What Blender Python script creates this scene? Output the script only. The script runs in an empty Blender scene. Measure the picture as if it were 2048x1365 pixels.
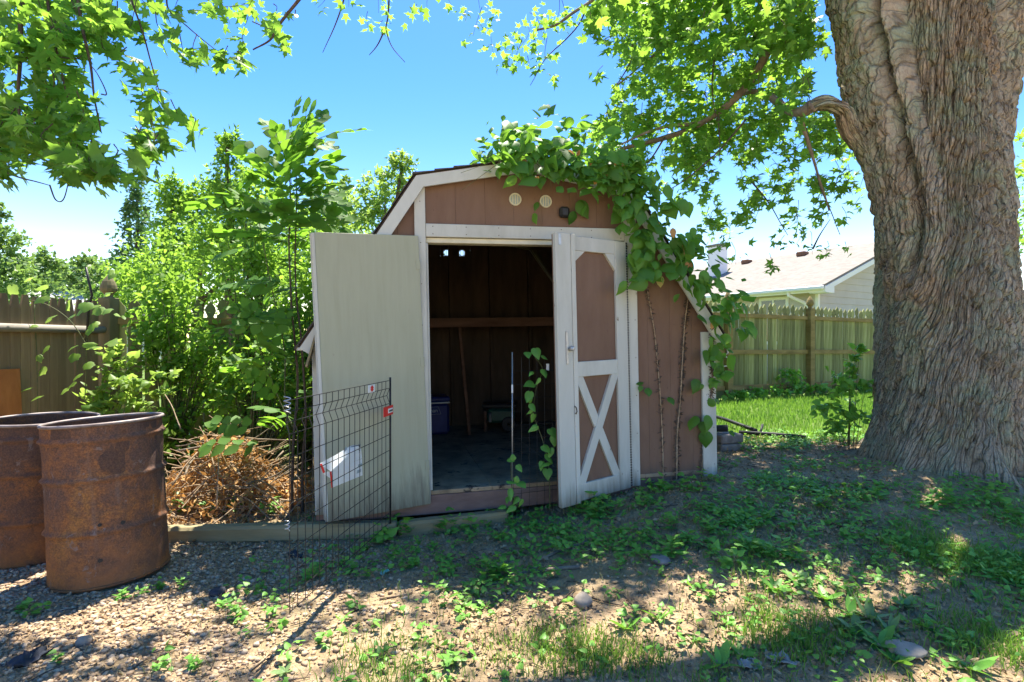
import bpy, math, random
import numpy as np
from mathutils import Matrix, Vector
R_ = math.radians
random.seed(7)
rng = np.random.default_rng(11)
scene = bpy.context.scene
COL = scene.collection

# ------------------------------------------------------------------ camera
cd = bpy.data.cameras.new('camera'); cam = bpy.data.objects.new('camera', cd); COL.objects.link(cam)
cd.sensor_width = 36.0; cd.lens = 1090/2048*36; cd.clip_start = .05; cd.clip_end = 2000
EYE = (0.0, 0.0, 1.35)
cam.location = EYE; cam.rotation_euler = (R_(90), 0, 0)
scene.camera = cam

# ------------------------------------------------------------------ sky, sun, exposure
SUN_AZ = np.array([.06, .98]); SUN_AZ = SUN_AZ/np.linalg.norm(SUN_AZ)
SUN_EL = R_(69)
SUN = np.array([SUN_AZ[0]*math.cos(SUN_EL), SUN_AZ[1]*math.cos(SUN_EL), math.sin(SUN_EL)])
world = bpy.data.worlds.new('World'); scene.world = world; world.use_nodes = True
wn = world.node_tree; wn.nodes.clear()
sky = wn.nodes.new('ShaderNodeTexSky'); sky.sky_type = 'NISHITA'; sky.sun_disc = False
sky.sun_elevation = SUN_EL; sky.sun_rotation = math.atan2(SUN_AZ[0], SUN_AZ[1])
sky.altitude = 0; sky.air_density = 1.0; sky.dust_density = .3; sky.ozone_density = 3.0
bg = wn.nodes.new('ShaderNodeBackground'); bg.inputs['Strength'].default_value = .082
wo = wn.nodes.new('ShaderNodeOutputWorld')
hs = wn.nodes.new('ShaderNodeHueSaturation'); hs.inputs['Saturation'].default_value = 1.43; hs.inputs['Hue'].default_value = .522
wn.links.new(sky.outputs[0], hs.inputs['Color']); 
wm = wn.nodes.new('ShaderNodeMix'); wm.data_type = 'RGBA'; wm.blend_type = 'MULTIPLY'; wm.inputs[0].default_value = 1; wm.inputs[7].default_value = (1.12, .88, .62, 1)   # camera balanced for the shade
wn.links.new(hs.outputs[0], wm.inputs[6]); wn.links.new(wm.outputs[2], bg.inputs[0]); wn.links.new(bg.outputs[0], wo.inputs[0])
sl = bpy.data.lights.new('sun', 'SUN'); sl.energy = 2.55; sl.angle = R_(.53); sl.color = (1, .93, .80)
so = bpy.data.objects.new('sun', sl); COL.objects.link(so)
so.rotation_euler = Vector(SUN).to_track_quat('Z', 'Y').to_euler(); so.location = (3, 14, 16)
scene.view_settings.view_transform = 'Standard'; scene.view_settings.look = 'None'
scene.view_settings.gamma = 1.0; scene.view_settings.use_curve_mapping = False
scene.view_settings.exposure = 2.7
scene.render.engine = 'CYCLES'
cy = scene.cycles
cy.max_bounces = 10; cy.diffuse_bounces = 6; cy.glossy_bounces = 2; cy.transmission_bounces = 5
cy.transparent_max_bounces = 6; cy.caustics_reflective = False; cy.caustics_refractive = False
cy.use_denoising = True; cy.sample_clamp_indirect = 8

# ------------------------------------------------------------------ helpers
def P(px, py, Y):
    "point of the place that the photograph shows at pixel px, py at distance Y in front of the camera"
    return np.array([(px-1024)/1090*Y, Y, EYE[2]+(682.5-py)/1090*Y])

def _hash(ix, iy, iz, s):
    h = (ix*374761393 + iy*668265263 + iz*2147483647 + s*1274126177) & 0xffffffff
    h = ((h ^ (h >> 13))*1274126177) & 0xffffffff
    h = ((h ^ (h >> 16))*2246822519) & 0xffffffff
    return (h ^ (h >> 15)) & 0xffffffff

def noise3(p, seed=0):
    p = np.asarray(p, float); i = np.floor(p).astype(np.int64); f = p-i
    u = f*f*f*(f*(f*6-15)+10); out = 0
    for dx in (0, 1):
        for dy in (0, 1):
            for dz in (0, 1):
                h = _hash(i[..., 0]+dx, i[..., 1]+dy, i[..., 2]+dz, seed)
                gx = ((h & 255)/127.5-1); gy = (((h >> 8) & 255)/127.5-1); gz = (((h >> 16) & 255)/127.5-1)
                w = (u[..., 0] if dx else 1-u[..., 0])*(u[..., 1] if dy else 1-u[..., 1])*(u[..., 2] if dz else 1-u[..., 2])
                out = out+w*(gx*(f[..., 0]-dx)+gy*(f[..., 1]-dy)+gz*(f[..., 2]-dz))
    return out

def noise2(x, y, s=0): return noise3(np.stack([x, y, np.full_like(x, .37)], -1), s)

def sstep(a, b, x):
    t = np.clip((np.asarray(x, float)-a)/(b-a), 0, 1); return t*t*(3-2*t)

def ground(x, y):
    x = np.asarray(x, float); y = np.asarray(y, float); shp = np.broadcast(x, y).shape
    x = np.broadcast_to(x, shp).astype(float); y = np.broadcast_to(y, shp).astype(float)
    z = .25*sstep(-.6, 1.9, x)*sstep(1.3, 4.5, y) - .05*sstep(2.5, 5, -x)
    z = z - .05*sstep(8, 14, y)*sstep(0, 2, x)
    near = 1-sstep(15, 30, np.hypot(x, y))
    z = z + near*(.030*noise2(x*.9, y*.9, 3)+.014*noise2(x*3.1, y*3.1, 4)+.008*noise2(x*9, y*9, 5))
    z = z + .10*np.exp(-((x-3.75)**2+(y-4.7)**2)/.9)
    return z

def gz(x, y): return float(ground(np.array([x]), np.array([y]))[0])

def on_ground(px, py):
    Y = 3.0
    for _ in range(18):
        X = (px-1024)/1090*Y; h = EYE[2]-gz(X, Y); Y = .5*Y+.5*min(60, 1090*h/max(py-682.5, 1))
    return np.array([(px-1024)/1090*Y, Y, gz((px-1024)/1090*Y, Y)])

class MB:
    "collects shapes; build() links them as one mesh object"
    def __init__(s): s.v = []; s.f = []
    def add(s, vs, fs):
        o = len(s.v); s.v += [tuple(map(float, v)) for v in vs]; s.f += [tuple(i+o for i in q) for q in fs]; return s
    def box(s, lo, hi, ch=.003, M=None):
        "box between two corners with small chamfers"
        lo = np.minimum(lo, hi).astype(float); hi2 = np.maximum(lo, hi).astype(float)
        ch = min(ch, .3*float(np.min(hi2-lo))); vs = []; idx = {}
        for ax in range(3):
            for c in range(8):
                p = [(lo[k], hi2[k])[(c >> k) & 1] for k in range(3)]
                for k in range(3):
                    if k != ax: p[k] += ch if not (c >> k) & 1 else -ch
                idx[(ax, c)] = len(vs); vs.append(p)
        fs = []
        for ax in range(3):
            a, b = (ax+1) % 3, (ax+2) % 3
            for sgn in (0, 1):
                q = [(sgn << ax) | (i << a) | (j << b) for i, j in ((0, 0), (1, 0), (1, 1), (0, 1))]
                if not sgn: q = q[::-1]
                fs.append([idx[(ax, c)] for c in q])
            for i in (0, 1):
                for j in (0, 1):
                    c0 = (i << a) | (j << b); c1 = c0 | (1 << ax)
                    q = [idx[(a, c0)], idx[(a, c1)], idx[(b, c1)], idx[(b, c0)]]
                    if i == j: q = q[::-1]
                    fs.append(q)
        for c in range(8):
            q = [idx[(0, c)], idx[(1, c)], idx[(2, c)]]
            if bin(c).count('1') % 2 == 0: q = q[::-1]
            fs.append(q)
        if M is not None: vs = [tuple(M @ Vector(v)) for v in vs]
        return s.add(vs, fs)
    def bar(s, a, b, w, t, up=(0, 0, 1), ch=.002):
        "board from a to b, w across, t thick"
        a = Vector(a); b = Vector(b); d = b-a; L = d.length; d.normalize()
        up = Vector(up); sd = d.cross(up); sd.normalize(); u2 = sd.cross(d)
        M = Matrix(((d.x, sd.x, u2.x, a.x), (d.y, sd.y, u2.y, a.y), (d.z, sd.z, u2.z, a.z), (0, 0, 0, 1)))
        return s.box((0, -t/2, -w/2), (L, t/2, w/2), ch, M)
    def prism(s, poly, y0, y1, axis='y'):
        "outline in the x-z plane pushed from y0 to y1 (axis x: outline in y-z)"
        n = len(poly); A = []; B = []
        for (a, b) in poly:
            A.append((a, y0, b) if axis == 'y' else (y0, a, b) if axis == 'x' else (a, b, y0))
            B.append((a, y1, b) if axis == 'y' else (y1, a, b) if axis == 'x' else (a, b, y1))
        fs = [tuple(range(n)), tuple(range(2*n-1, n-1, -1))]+[(i, i+n, (i+1) % n+n, (i+1) % n) for i in range(n)]
        return s.add(A+B, fs)
    def tube(s, pts, rad, n=7, cap=True):
        pts = np.asarray(pts, float); m = len(pts); rad = np.broadcast_to(np.asarray(rad, float), (m,))
        T = np.gradient(pts, axis=0); T /= np.linalg.norm(T, axis=1)[:, None]+1e-12
        ref = np.array([0, 0, 1.]) if abs(T[0][2]) < .9 else np.array([1., 0, 0]); vs = []
        for k in range(m):
            a = np.cross(T[k], ref); a /= np.linalg.norm(a)+1e-12; b = np.cross(T[k], a); ref = np.cross(a, T[k])
            for j in range(n):
                t = 2*math.pi*j/n; vs.append(pts[k]+rad[k]*(a*math.cos(t)+b*math.sin(t)))
        fs = [(k*n+j, k*n+(j+1) % n, (k+1)*n+(j+1) % n, (k+1)*n+j) for k in range(m-1) for j in range(n)]
        if cap: fs += [tuple(range(n-1, -1, -1)), tuple(range((m-1)*n, m*n))]
        return s.add(vs, fs)
    def lathe(s, prof, n=24, c=(0, 0, 0), cap=False):
        m = len(prof); vs = [(c[0]+r*math.cos(2*math.pi*j/n), c[1]+r*math.sin(2*math.pi*j/n), c[2]+z) for r, z in prof for j in range(n)]
        fs = [(k*n+j, k*n+(j+1) % n, (k+1)*n+(j+1) % n, (k+1)*n+j) for k in range(m-1) for j in range(n)]
        if cap: fs += [tuple(range(n-1, -1, -1)), tuple(range((m-1)*n, m*n))]
        return s.add(vs, fs)
    def mesh(s, name, mat, smooth=False):
        me = bpy.data.meshes.new(name); me.from_pydata(s.v, [], s.f)
        if mat: me.materials.append(mat)
        if smooth: me.polygons.foreach_set('use_smooth', [True]*len(me.polygons))
        me.update(); return me
    def build(s, name, mat, parent=None, smooth=False): return obj(name, s.mesh(name, mat, smooth), parent)

def obj(name, me, parent=None, M=None):
    o = bpy.data.objects.new(name, me); COL.objects.link(o)
    if parent is not None: o.parent = parent
    if M is not None: o.matrix_basis = M
    return o

def tag(o, label=None, cat=None, group=None, kind=None):
    if label: o['label'] = label
    if cat: o['category'] = cat
    if group: o['group'] = group
    if kind: o['kind'] = kind
    return o

def thing(name, label, cat, loc=(0, 0, 0), rz=0, group=None):
    o = bpy.data.objects.new(name, None); COL.objects.link(o); o.location = loc; o.rotation_euler = (0, 0, rz)
    o.empty_display_size = .1
    return tag(o, label, cat, group)

def np_mesh(name, V, T, mat, tint=None, smooth=False):
    me = bpy.data.meshes.new(name); V = np.ascontiguousarray(V, np.float32); T = np.ascontiguousarray(T, np.int32); k = T.shape[1]
    me.vertices.add(len(V)); me.vertices.foreach_set('co', V.ravel())
    me.loops.add(T.size); me.loops.foreach_set('vertex_index', T.ravel())
    me.polygons.add(len(T)); me.polygons.foreach_set('loop_start', np.arange(0, T.size, k, dtype=np.int32))
    try: me.polygons.foreach_set('loop_total', np.full(len(T), k, np.int32))
    except Exception: pass
    if smooth: me.polygons.foreach_set('use_smooth', np.ones(len(T), bool))
    if tint is not None:
        at = me.attributes.new('tint', 'FLOAT', 'POINT'); at.data.foreach_set('value', np.ascontiguousarray(tint, np.float32))
    me.materials.append(mat); me.update(calc_edges=True); me.validate(); return me

# ------------------------------------------------------------------ leaf shapes (x = across, y = towards the tip, z = up)
def fan(outline, cup=.12):
    o = np.array(outline, float); n = len(o); c = np.array([[0, .42*o[:, 1].max()]])
    v = np.vstack([c, o]); z = -cup*np.abs(v[:, 0])*1.0 + cup*.5*np.sin(v[:, 1]*3); z[0] += .02
    return np.column_stack([v, z]), np.array([(0, 1+i, 1+(i+1) % n) for i in range(n)])
def mirror(half): return half+[(-x, y) for x, y in reversed(half) if abs(x) > 1e-6]
MAPLE = fan(mirror([(0, 0), (.16, -.02), (.34, .02), (.26, .14), (.52, .28), (.40, .36), (.60, .62), (.36, .56), (.14, .46), (.20, .74), (.10, .80), (0, 1.06)]))
MAPLE_LO = fan(mirror([(0, 0), (.30, .02), (.24, .18), (.56, .56), (.16, .48), (0, 1.0)]))
OVATE = (np.array([(0, 0, 0), (.22, .18, .05), (.30, .45, .06), (.19, .76, .02), (0, 1, -.06), (-.19, .76, .02), (-.30, .45, .06), (-.22, .18, .05), (0, .30, -.01), (0, .62, -.02)], float),
         np.array([(0, 1, 8), (1, 2, 8), (2, 9, 8), (2, 3, 9), (3, 4, 9), (4, 5, 9), (5, 6, 9), (6, 8, 9), (6, 7, 8), (7, 0, 8)]))
OVATE_W = (OVATE[0]*np.array([1.35, 1, 1]), OVATE[1])
SMALL = (np.array([(0, 0, 0), (.26, .42, .05), (0, 1, -.05), (-.26, .42, .05), (0, .45, -.02)], float), np.array([(0, 1, 4), (1, 2, 4), (2, 3, 4), (3, 0, 4)]))
QUAD = (np.array([(0, 0, 0), (.36, .45, .06), (0, 1, 0), (-.36, .45, .06)], float), np.array([(0, 1, 2), (0, 2, 3)]))
GRAPE = fan(mirror([(0, .08), (.12, -.04), (.34, -.02), (.50, .20), (.46, .40), (.52, .58), (.34, .66), (.22, .80), (0, 1.0)]), .16)
VINE = fan(mirror([(0, 0), (.20, .04), (.36, .20), (.42, .38), (.36, .52), (.33, .60), (.22, .74), (.14, .84), (0, 1.05)]), .20)
HEART = fan(mirror([(0, .06), (.14, -.03), (.32, .05), (.40, .28), (.30, .54), (.15, .78), (0, 1.0)]), .14)

def frames(N, mean=(0, 0, 1), spread=.5, tip=None, tipspread=.8):
    "random leaf frames: normal scattered about mean, tip scattered about tip"
    n = np.asarray(mean, float)+rng.normal(size=(N, 3))*spread; n /= np.linalg.norm(n, axis=1)[:, None]+1e-9
    t = rng.normal(size=(N, 3)) if tip is None else np.asarray(tip, float)+rng.normal(size=(N, 3))*tipspread
    t = t-n*np.sum(t*n, 1)[:, None]; t /= np.linalg.norm(t, axis=1)[:, None]+1e-9
    x = np.cross(t, n); return np.stack([x, t, n], -1)

def leaf_arrays(tm, Pn, Rm, S, tint=None):
    v, t = tm; N = len(Pn); S = np.broadcast_to(np.asarray(S, float), (N,))
    q = np.repeat(v[None], N, 0)                                     # every blade its own width, curl and twist
    q[..., 0] *= rng.uniform(.72, 1.12, (N, 1)); q[..., 2] += rng.normal(size=(N, 1))*.16*q[..., 1]**2+rng.normal(size=(N, 1))*.22*q[..., 0]*q[..., 1]-np.abs(q[..., 0])*rng.uniform(0, .25, (N, 1))
    q[..., 0] += rng.normal(size=(N, 1))*.10*q[..., 1]**2
    V = np.einsum('nij,nkj->nki', Rm, q)*S[:, None, None]+np.asarray(Pn)[:, None, :]
    T = (t[None]+(np.arange(N)*len(v))[:, None, None]).reshape(-1, 3)
    tint = rng.random(N) if tint is None else tint
    return V.reshape(-1, 3), T, np.repeat(tint, len(v))

def join_arrays(L):
    V = []; T = []; C = []; o = 0
    for v, t, c in L: V.append(v); T.append(t+o); C.append(c); o += len(v)
    return np.vstack(V), np.vstack(T), np.concatenate(C)

def leaves(name, tm, Pn, Rm, S, mat, parent=None, tint=None):
    V, T, c = leaf_arrays(tm, Pn, Rm, S, tint); return obj(name, np_mesh(name, V, T, mat, c), parent)

def leaf_objects(name, tm, Pn, Rm, S, mat, parent, variants=6):
    "each leaf an object of its own; alike leaves share a mesh"
    S = np.broadcast_to(np.asarray(S, float), (len(Pn),)); ms = []
    for k in range(variants):
        v = tm[0].copy(); v[:, 2] += .10*np.sin(v[:, 1]*2.5+k*1.7)*(.5+.3*k)-.03*k*v[:, 1]; v[:, 0] = v[:, 0]*(1.08-.09*k)+.05*(k-2)*v[:, 1]**2; v[:, 2] += (.12*k-.2)*v[:, 0]*v[:, 1]-.10*k*np.abs(v[:, 0])
        ms.append(np_mesh(name, v, tm[1], mat, np.full(len(v), (k+.5)/variants)))
    out = []
    for i, p in enumerate(Pn):
        M = Matrix([list(Rm[i][r]*S[i])+[p[r]] for r in range(3)]+[[0, 0, 0, 1]])
        out.append(obj(name, ms[i % variants], parent, M))
    return out
# ------------------------------------------------------------------ materials
def nodes(name):
    m = bpy.data.materials.new(name); m.use_nodes = True; t = m.node_tree; t.nodes.clear()
    o = t.nodes.new('ShaderNodeOutputMaterial'); b = t.nodes.new('ShaderNodeBsdfPrincipled')
    t.links.new(b.outputs[0], o.inputs[0]); return m, t, b, o
def N(t, typ, **k):
    n = t.nodes.new(typ)
    for a, b in k.items():
        if a in n.inputs: n.inputs[a].default_value = b
        else: setattr(n, a, b)
    return n
def coords(t, scale=(1, 1, 1), src='Object'):
    tc = N(t, 'ShaderNodeTexCoord') if src != 'World' else N(t, 'ShaderNodeNewGeometry')
    mp = N(t, 'ShaderNodeMapping'); mp.inputs['Scale'].default_value = scale
    t.links.new(tc.outputs[src if src != 'World' else 'Position'], mp.inputs[0]); return mp.outputs[0]
def noise(t, vec, scale, detail=5, rough=.6, dist=0):
    n = N(t, 'ShaderNodeTexNoise'); n.inputs['Scale'].default_value = scale; n.inputs['Detail'].default_value = detail
    n.inputs['Roughness'].default_value = rough; n.inputs['Distortion'].default_value = dist
    t.links.new(vec, n.inputs['Vector']); return n.outputs[0]
def ramp(t, fac, stops):
    r = N(t, 'ShaderNodeValToRGB'); e = r.color_ramp.elements
    while len(e) < len(stops): e.new(.5)
    for k, (p, c) in enumerate(stops):
        e[k].position = p; e[k].color = (c, c, c, 1) if isinstance(c, (int, float)) else (*c, 1)
    t.links.new(fac, r.inputs[0]); return r.outputs[0]
def mixc(t, fac, a, b, mode='MIX'):
    m = N(t, 'ShaderNodeMix', data_type='RGBA', blend_type=mode)
    for i, v in ((0, fac), (6, a), (7, b)):
        if hasattr(v, 'links'): t.links.new(v, m.inputs[i])
        else: m.inputs[i].default_value = v if i == 0 else (*v, 1)
    return m.outputs[2]
def bump(t, b, h, s=.4, d=.01):
    n = N(t, 'ShaderNodeBump'); n.inputs['Strength'].default_value = s; n.inputs['Distance'].default_value = d
    t.links.new(h, n.inputs['Height']); t.links.new(n.outputs[0], b.inputs['Normal'])
def rnd(t): return N(t, 'ShaderNodeObjectInfo').outputs['Random']

def pmat(name, stops, scale=4, stretch=(1, 1, 1), rough=.8, bs=.3, bd=.004, bscale=None, detail=6, src='Object', vary=.0, spec=.3, metal=0, speck=None, mud=None):
    m, t, b, o = nodes(name); v = coords(t, stretch, src); f = noise(t, v, scale, detail, .65, .3)
    c = ramp(t, f, stops)
    if speck:                                   # (colour, scale, threshold): small stains and flakes
        s2 = noise(t, v, speck[1], 4, .7); c = mixc(t, ramp(t, s2, [(speck[2], 0), (speck[2]+.06, 1)]), c, speck[0])
    if mud:                                     # (colour, height): splashed soil and drip stains with a ragged upper edge
        sp = N(t, 'ShaderNodeSeparateXYZ'); t.links.new(coords(t), sp.inputs[0]); dm = N(t, 'ShaderNodeMapping'); dm.inputs['Scale'].default_value = (9, 9, .9); t.links.new(coords(t), dm.inputs[0])
        dn = noise(t, dm.outputs[0], 3, 5, .7); q = N(t, 'ShaderNodeMath', operation='MULTIPLY_ADD'); q.inputs[1].default_value = -mud[1]*3.2; t.links.new(dn, q.inputs[0]); t.links.new(sp.outputs[2], q.inputs[2])
        r2 = N(t, 'ShaderNodeMapRange'); r2.inputs[1].default_value = -mud[1]*.2; r2.inputs[2].default_value = -mud[1]*1.9; t.links.new(q.outputs[0], r2.inputs[0])
        c = mixc(t, r2.outputs[0], c, mud[0])
    if vary:
        r = N(t, 'ShaderNodeMapRange'); r.inputs[3].default_value = 1-vary; r.inputs[4].default_value = 1+vary
        t.links.new(rnd(t), r.inputs[0]); mm = N(t, 'ShaderNodeVectorMath', operation='SCALE')
        t.links.new(c, mm.inputs[0]); t.links.new(r.outputs[0], mm.inputs['Scale']); c = mm.outputs[0]
    t.links.new(c, b.inputs['Base Color']); b.inputs['Roughness'].default_value = rough
    b.inputs['Specular IOR Level'].default_value = spec; b.inputs['Metallic'].default_value = metal
    if bs: bump(t, b, noise(t, v, bscale or scale*4, 5, .7), bs, bd)
    return m

def leafmat(name, dark, light, trans, tf=.45, rough=.45, spec=.35):
    "leaf: two greens told apart leaf by leaf, light also comes through the blade"
    m, t, b, o = nodes(name); a = N(t, 'ShaderNodeAttribute', attribute_name='tint')
    w = noise(t, coords(t, (1, 1, 1), 'World'), 1.7, 2); s = N(t, 'ShaderNodeMath', operation='ADD')
    t.links.new(a.outputs['Fac'], s.inputs[0]); t.links.new(w, s.inputs[1])
    s2 = N(t, 'ShaderNodeMath', operation='MULTIPLY'); t.links.new(s.outputs[0], s2.inputs[0]); s2.inputs[1].default_value = .66
    f = s2.outputs[0]
    t.links.new(ramp(t, f, [(.15, dark), (.9, light)]), b.inputs['Base Color'])
    b.inputs['Roughness'].default_value = rough; b.inputs['Specular IOR Level'].default_value = spec
    tr = N(t, 'ShaderNodeBsdfTranslucent'); t.links.new(ramp(t, f, [(.15, tuple(.6*x for x in trans)), (.9, trans)]), tr.inputs[0])
    mx = N(t, 'ShaderNodeMixShader'); mx.inputs[0].default_value = tf
    t.links.new(b.outputs[0], mx.inputs[1]); t.links.new(tr.outputs[0], mx.inputs[2]); t.links.new(mx.outputs[0], o.inputs[0]); return m

M = {}
M['maple'] = leafmat('maple_leaf', (.03, .11, .018), (.095, .205, .03), (.37, .66, .07), .5)
M['vine'] = leafmat('vine_leaf', (.035, .13, .022), (.10, .25, .035), (.32, .62, .06), .42, .5, .35)
M['sapling'] = leafmat('sapling_leaf', (.035, .12, .018), (.09, .20, .03), (.32, .64, .05), .42, .6, .25)
M['bush'] = leafmat('bush_leaf', (.045, .15, .018), (.13, .25, .035), (.38, .64, .07), .5, .5, .3)
M['bright'] = leafmat('grape_leaf', (.08, .18, .025), (.18, .28, .05), (.48, .70, .12), .48)
M['weed'] = leafmat('weed_leaf', (.09, .26, .04), (.19, .42, .07), (.30, .60, .06), .35)
M['weedlight'] = leafmat('pale_weed_leaf', (.12, .22, .07), (.22, .34, .12), (.30, .45, .12), .3)
M['grass'] = leafmat('grass_blade', (.07, .18, .02), (.17, .30, .05), (.28, .52, .06), .4)
M['drygrass'] = leafmat('dry_grass', (.10, .14, .04), (.26, .26, .11), (.25, .3, .1), .3)
M['far'] = leafmat('far_leaf', (.06, .13, .03), (.16, .25, .07), (.30, .48, .10), .4)
M['fardark'] = leafmat('far_dark_leaf', (.045, .11, .045), (.10, .18, .06), (.2, .38, .1), .4)
M['deadleaf'] = leafmat('dead_leaf', (.26, .12, .035), (.60, .36, .15), (.5, .25, .07), .3, .7, .1)
M['litter'] = leafmat('leaf_litter', (.17, .11, .06), (.46, .33, .20), (.2, .13, .06), .12, .8, .1)
M['yellowleaf'] = leafmat('yellow_leaf', (.45, .40, .12), (.5, .45, .16), (.5, .45, .1), .3)
M['twig'] = pmat('twig_bark', [(.3, (.05, .035, .025)), (.7, (.13, .10, .075))], 30, rough=.9)
M['stem'] = pmat('green_stem', [(.3, (.06, .08, .03)), (.7, (.15, .15, .07))], 20, rough=.8)
M['drystem'] = pmat('dry_stem', [(.3, (.20, .13, .07)), (.7, (.48, .36, .24))], 25, rough=.9)
M['siding'] = pmat('brown_siding', [(.25, (.150, .088, .058)), (.75, (.205, .128, .088))], 7, (1, 1, .25), .85, .35, .003, 70, vary=.02, speck=((.09, .055, .04), 40, .66), mud=((.12, .095, .075), .12))
M['white'] = pmat('weathered_white_paint', [(.2, (.36, .36, .31)), (.5, (.52, .53, .475)), (.8, (.60, .61, .56))], 3, (1, 1, .3), .6, .25, .002, 45, vary=.04, speck=((.17, .15, .11), 22, .67), mud=((.22, .20, .15), .10))
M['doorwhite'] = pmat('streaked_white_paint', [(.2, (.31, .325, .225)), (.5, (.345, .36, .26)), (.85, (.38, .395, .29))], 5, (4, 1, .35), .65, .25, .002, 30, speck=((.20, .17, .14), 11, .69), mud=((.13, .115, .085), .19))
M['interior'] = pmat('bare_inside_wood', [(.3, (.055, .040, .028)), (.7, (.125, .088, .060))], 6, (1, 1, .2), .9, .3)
M['shelfwood'] = pmat('shelf_wood', [(.3, (.10, .05, .03)), (.7, (.22, .12, .075))], 8, (.2, 1, 1), .85, .3)
M['floorwood'] = pmat('dirty_floor', [(.3, (.15, .105, .065)), (.55, (.32, .235, .145)), (.8, (.45, .34, .22))], 5, (1, 1, 1), .9, .3, speck=((.05, .04, .035), 6, .6))
M['sill'] = pmat('brown_sill', [(.3, (.14, .085, .07)), (.7, (.24, .16, .135))], 8, (.3, 1, 1), .85, .3)
M['shingle'] = pmat('asphalt_shingle', [(.3, (.05, .042, .036)), (.7, (.11, .095, .08))], 60, rough=.95, bs=.6, bscale=150, vary=.25)
M['vent'] = pmat('cream_vent', [(.3, (.55, .52, .38)), (.7, (.68, .65, .5))], 9, rough=.5, bs=0)
M['black'] = pmat('black_plastic', [(.3, (.012, .012, .013)), (.7, (.03, .03, .032))], 20, rough=.5)
M['wire'] = pmat('black_wire', [(.3, (.012, .012, .012)), (.7, (.03, .03, .03))], 30, rough=.55, bs=0, spec=.4)
M['steel'] = pmat('galvanised_steel', [(.3, (.35, .36, .36)), (.7, (.55, .56, .56))], 20, rough=.45, bs=0, metal=.8)
M['red'] = pmat('red_card', [(.3, (.62, .02, .02)), (.7, (.75, .05, .04))], 9, rough=.5, bs=0)
M['card'] = pmat('white_card', [(.3, (.66, .70, .72)), (.7, (.78, .81, .82))], 9, rough=.55, bs=0)
M['ink'] = pmat('dark_print', [(.3, (.04, .07, .07)), (.7, (.07, .10, .10))], 9, rough=.6, bs=0)
M['greyprint'] = pmat('grey_print', [(.3, (.26, .34, .36)), (.7, (.42, .48, .50))], 40, rough=.6, bs=0)
M['brownpaper'] = pmat('brown_cardboard', [(.3, (.36, .27, .17)), (.7, (.44, .34, .22))], 12, rough=.8, bs=.1)
M['timber'] = pmat('landscape_timber', [(.25, (.13, .11, .055)), (.55, (.27, .225, .125)), (.8, (.40, .34, .22))], 7, (.12, 1, 1), .9, .5, .006, 30)
M['fenceL'] = pmat('grey_brown_picket', [(.25, (.12, .085, .05)), (.55, (.22, .165, .095)), (.8, (.33, .26, .16))], 9, (1, 1, .10), .9, .45, .004, 25, vary=.18)
M['postL'] = pmat('green_grey_post', [(.25, (.085, .075, .035)), (.7, (.19, .165, .085))], 9, (1, 1, .2), .9, .4)
M['railL'] = pmat('silvery_rail', [(.25, (.16, .14, .115)), (.6, (.30, .275, .24)), (.85, (.38, .36, .32))], 9, (.2, .2, 1), .9, .4)
M['fenceR'] = pmat('mossy_picket', [(.22, (.10, .095, .04)), (.45, (.20, .21, .08)), (.62, (.29, .29, .14)), (.85, (.38, .32, .20))], 7, (1.6, 1.6, .16), .9, .45, .004, 25, vary=.42)
M['railR'] = pmat('mossy_rail', [(.25, (.13, .10, .035)), (.55, (.26, .19, .075)), (.85, (.34, .30, .13))], 7, (.3, .3, 1), .9, .4)
M['pipe'] = pmat('black_drain_pipe', [(.3, (.010, .012, .013)), (.7, (.028, .032, .035))], 15, rough=.6, bs=.1, spec=.2)
M['concrete'] = pmat('concrete_paver', [(.3, (.15, .13, .12)), (.7, (.27, .245, .23))], 18, rough=.95, bs=.5, bscale=60)
M['stone'] = pmat('field_stone', [(.3, (.22, .185, .15)), (.7, (.40, .34, .28))], 10, rough=.9, bs=.3, vary=.1)
M['boardorange'] = pmat('orange_plywood', [(.3, (.24, .085, .025)), (.7, (.40, .16, .05))], 8, (1, 1, .3), .8, .2)
M['blue'] = pmat('dark_blue_plastic', [(.3, (.012, .022, .12)), (.7, (.02, .035, .17))], 8, rough=.45, bs=0)
M['offwhite'] = pmat('offwhite_plastic', [(.3, (.6, .6, .57)), (.7, (.72, .72, .7))], 8, rough=.5, bs=0)
M['machine'] = pmat('green_machine_paint', [(.3, (.01, .06, .045)), (.7, (.02, .10, .07))], 8, rough=.4, bs=0)
M['bag'] = pmat('grey_plastic_film', [(.3, (.40, .44, .47)), (.7, (.62, .66, .69))], 9, rough=.3, bs=.3, bscale=40)
M['darkcloth'] = pmat('charcoal_rag', [(.3, (.02, .025, .035)), (.7, (.055, .06, .075))], 20, rough=.85, bs=.4)
M['greyrag'] = pmat('grey_rag', [(.3, (.22, .21, .19)), (.7, (.44, .42, .38))], 15, rough=.85, bs=.4)
M['housewall'] = pmat('lilac_grey_siding', [(.3, (.50, .455, .42)), (.7, (.58, .53, .49))], 2, rough=.7, bs=.05, vary=.015)
M['houseroof'] = pmat('tan_shingle', [(.3, (.17, .15, .13)), (.5, (.21, .19, .165)), (.7, (.25, .23, .20))], 5, (1, 1, 3), .95, .3, .01, 18)
M['housewhite'] = pmat('white_trim', [(.3, (.76, .76, .76)), (.7, (.82, .82, .82))], 2, rough=.5, bs=0)
M['soffit'] = pmat('cream_soffit', [(.3, (.62, .54, .30)), (.7, (.68, .60, .36))], 2, rough=.6, bs=0)
M['pane'] = pmat('window_glass', [(.3, (.03, .06, .06)), (.7, (.07, .12, .11))], 1.2, rough=.06, bs=0, spec=.8)
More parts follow.
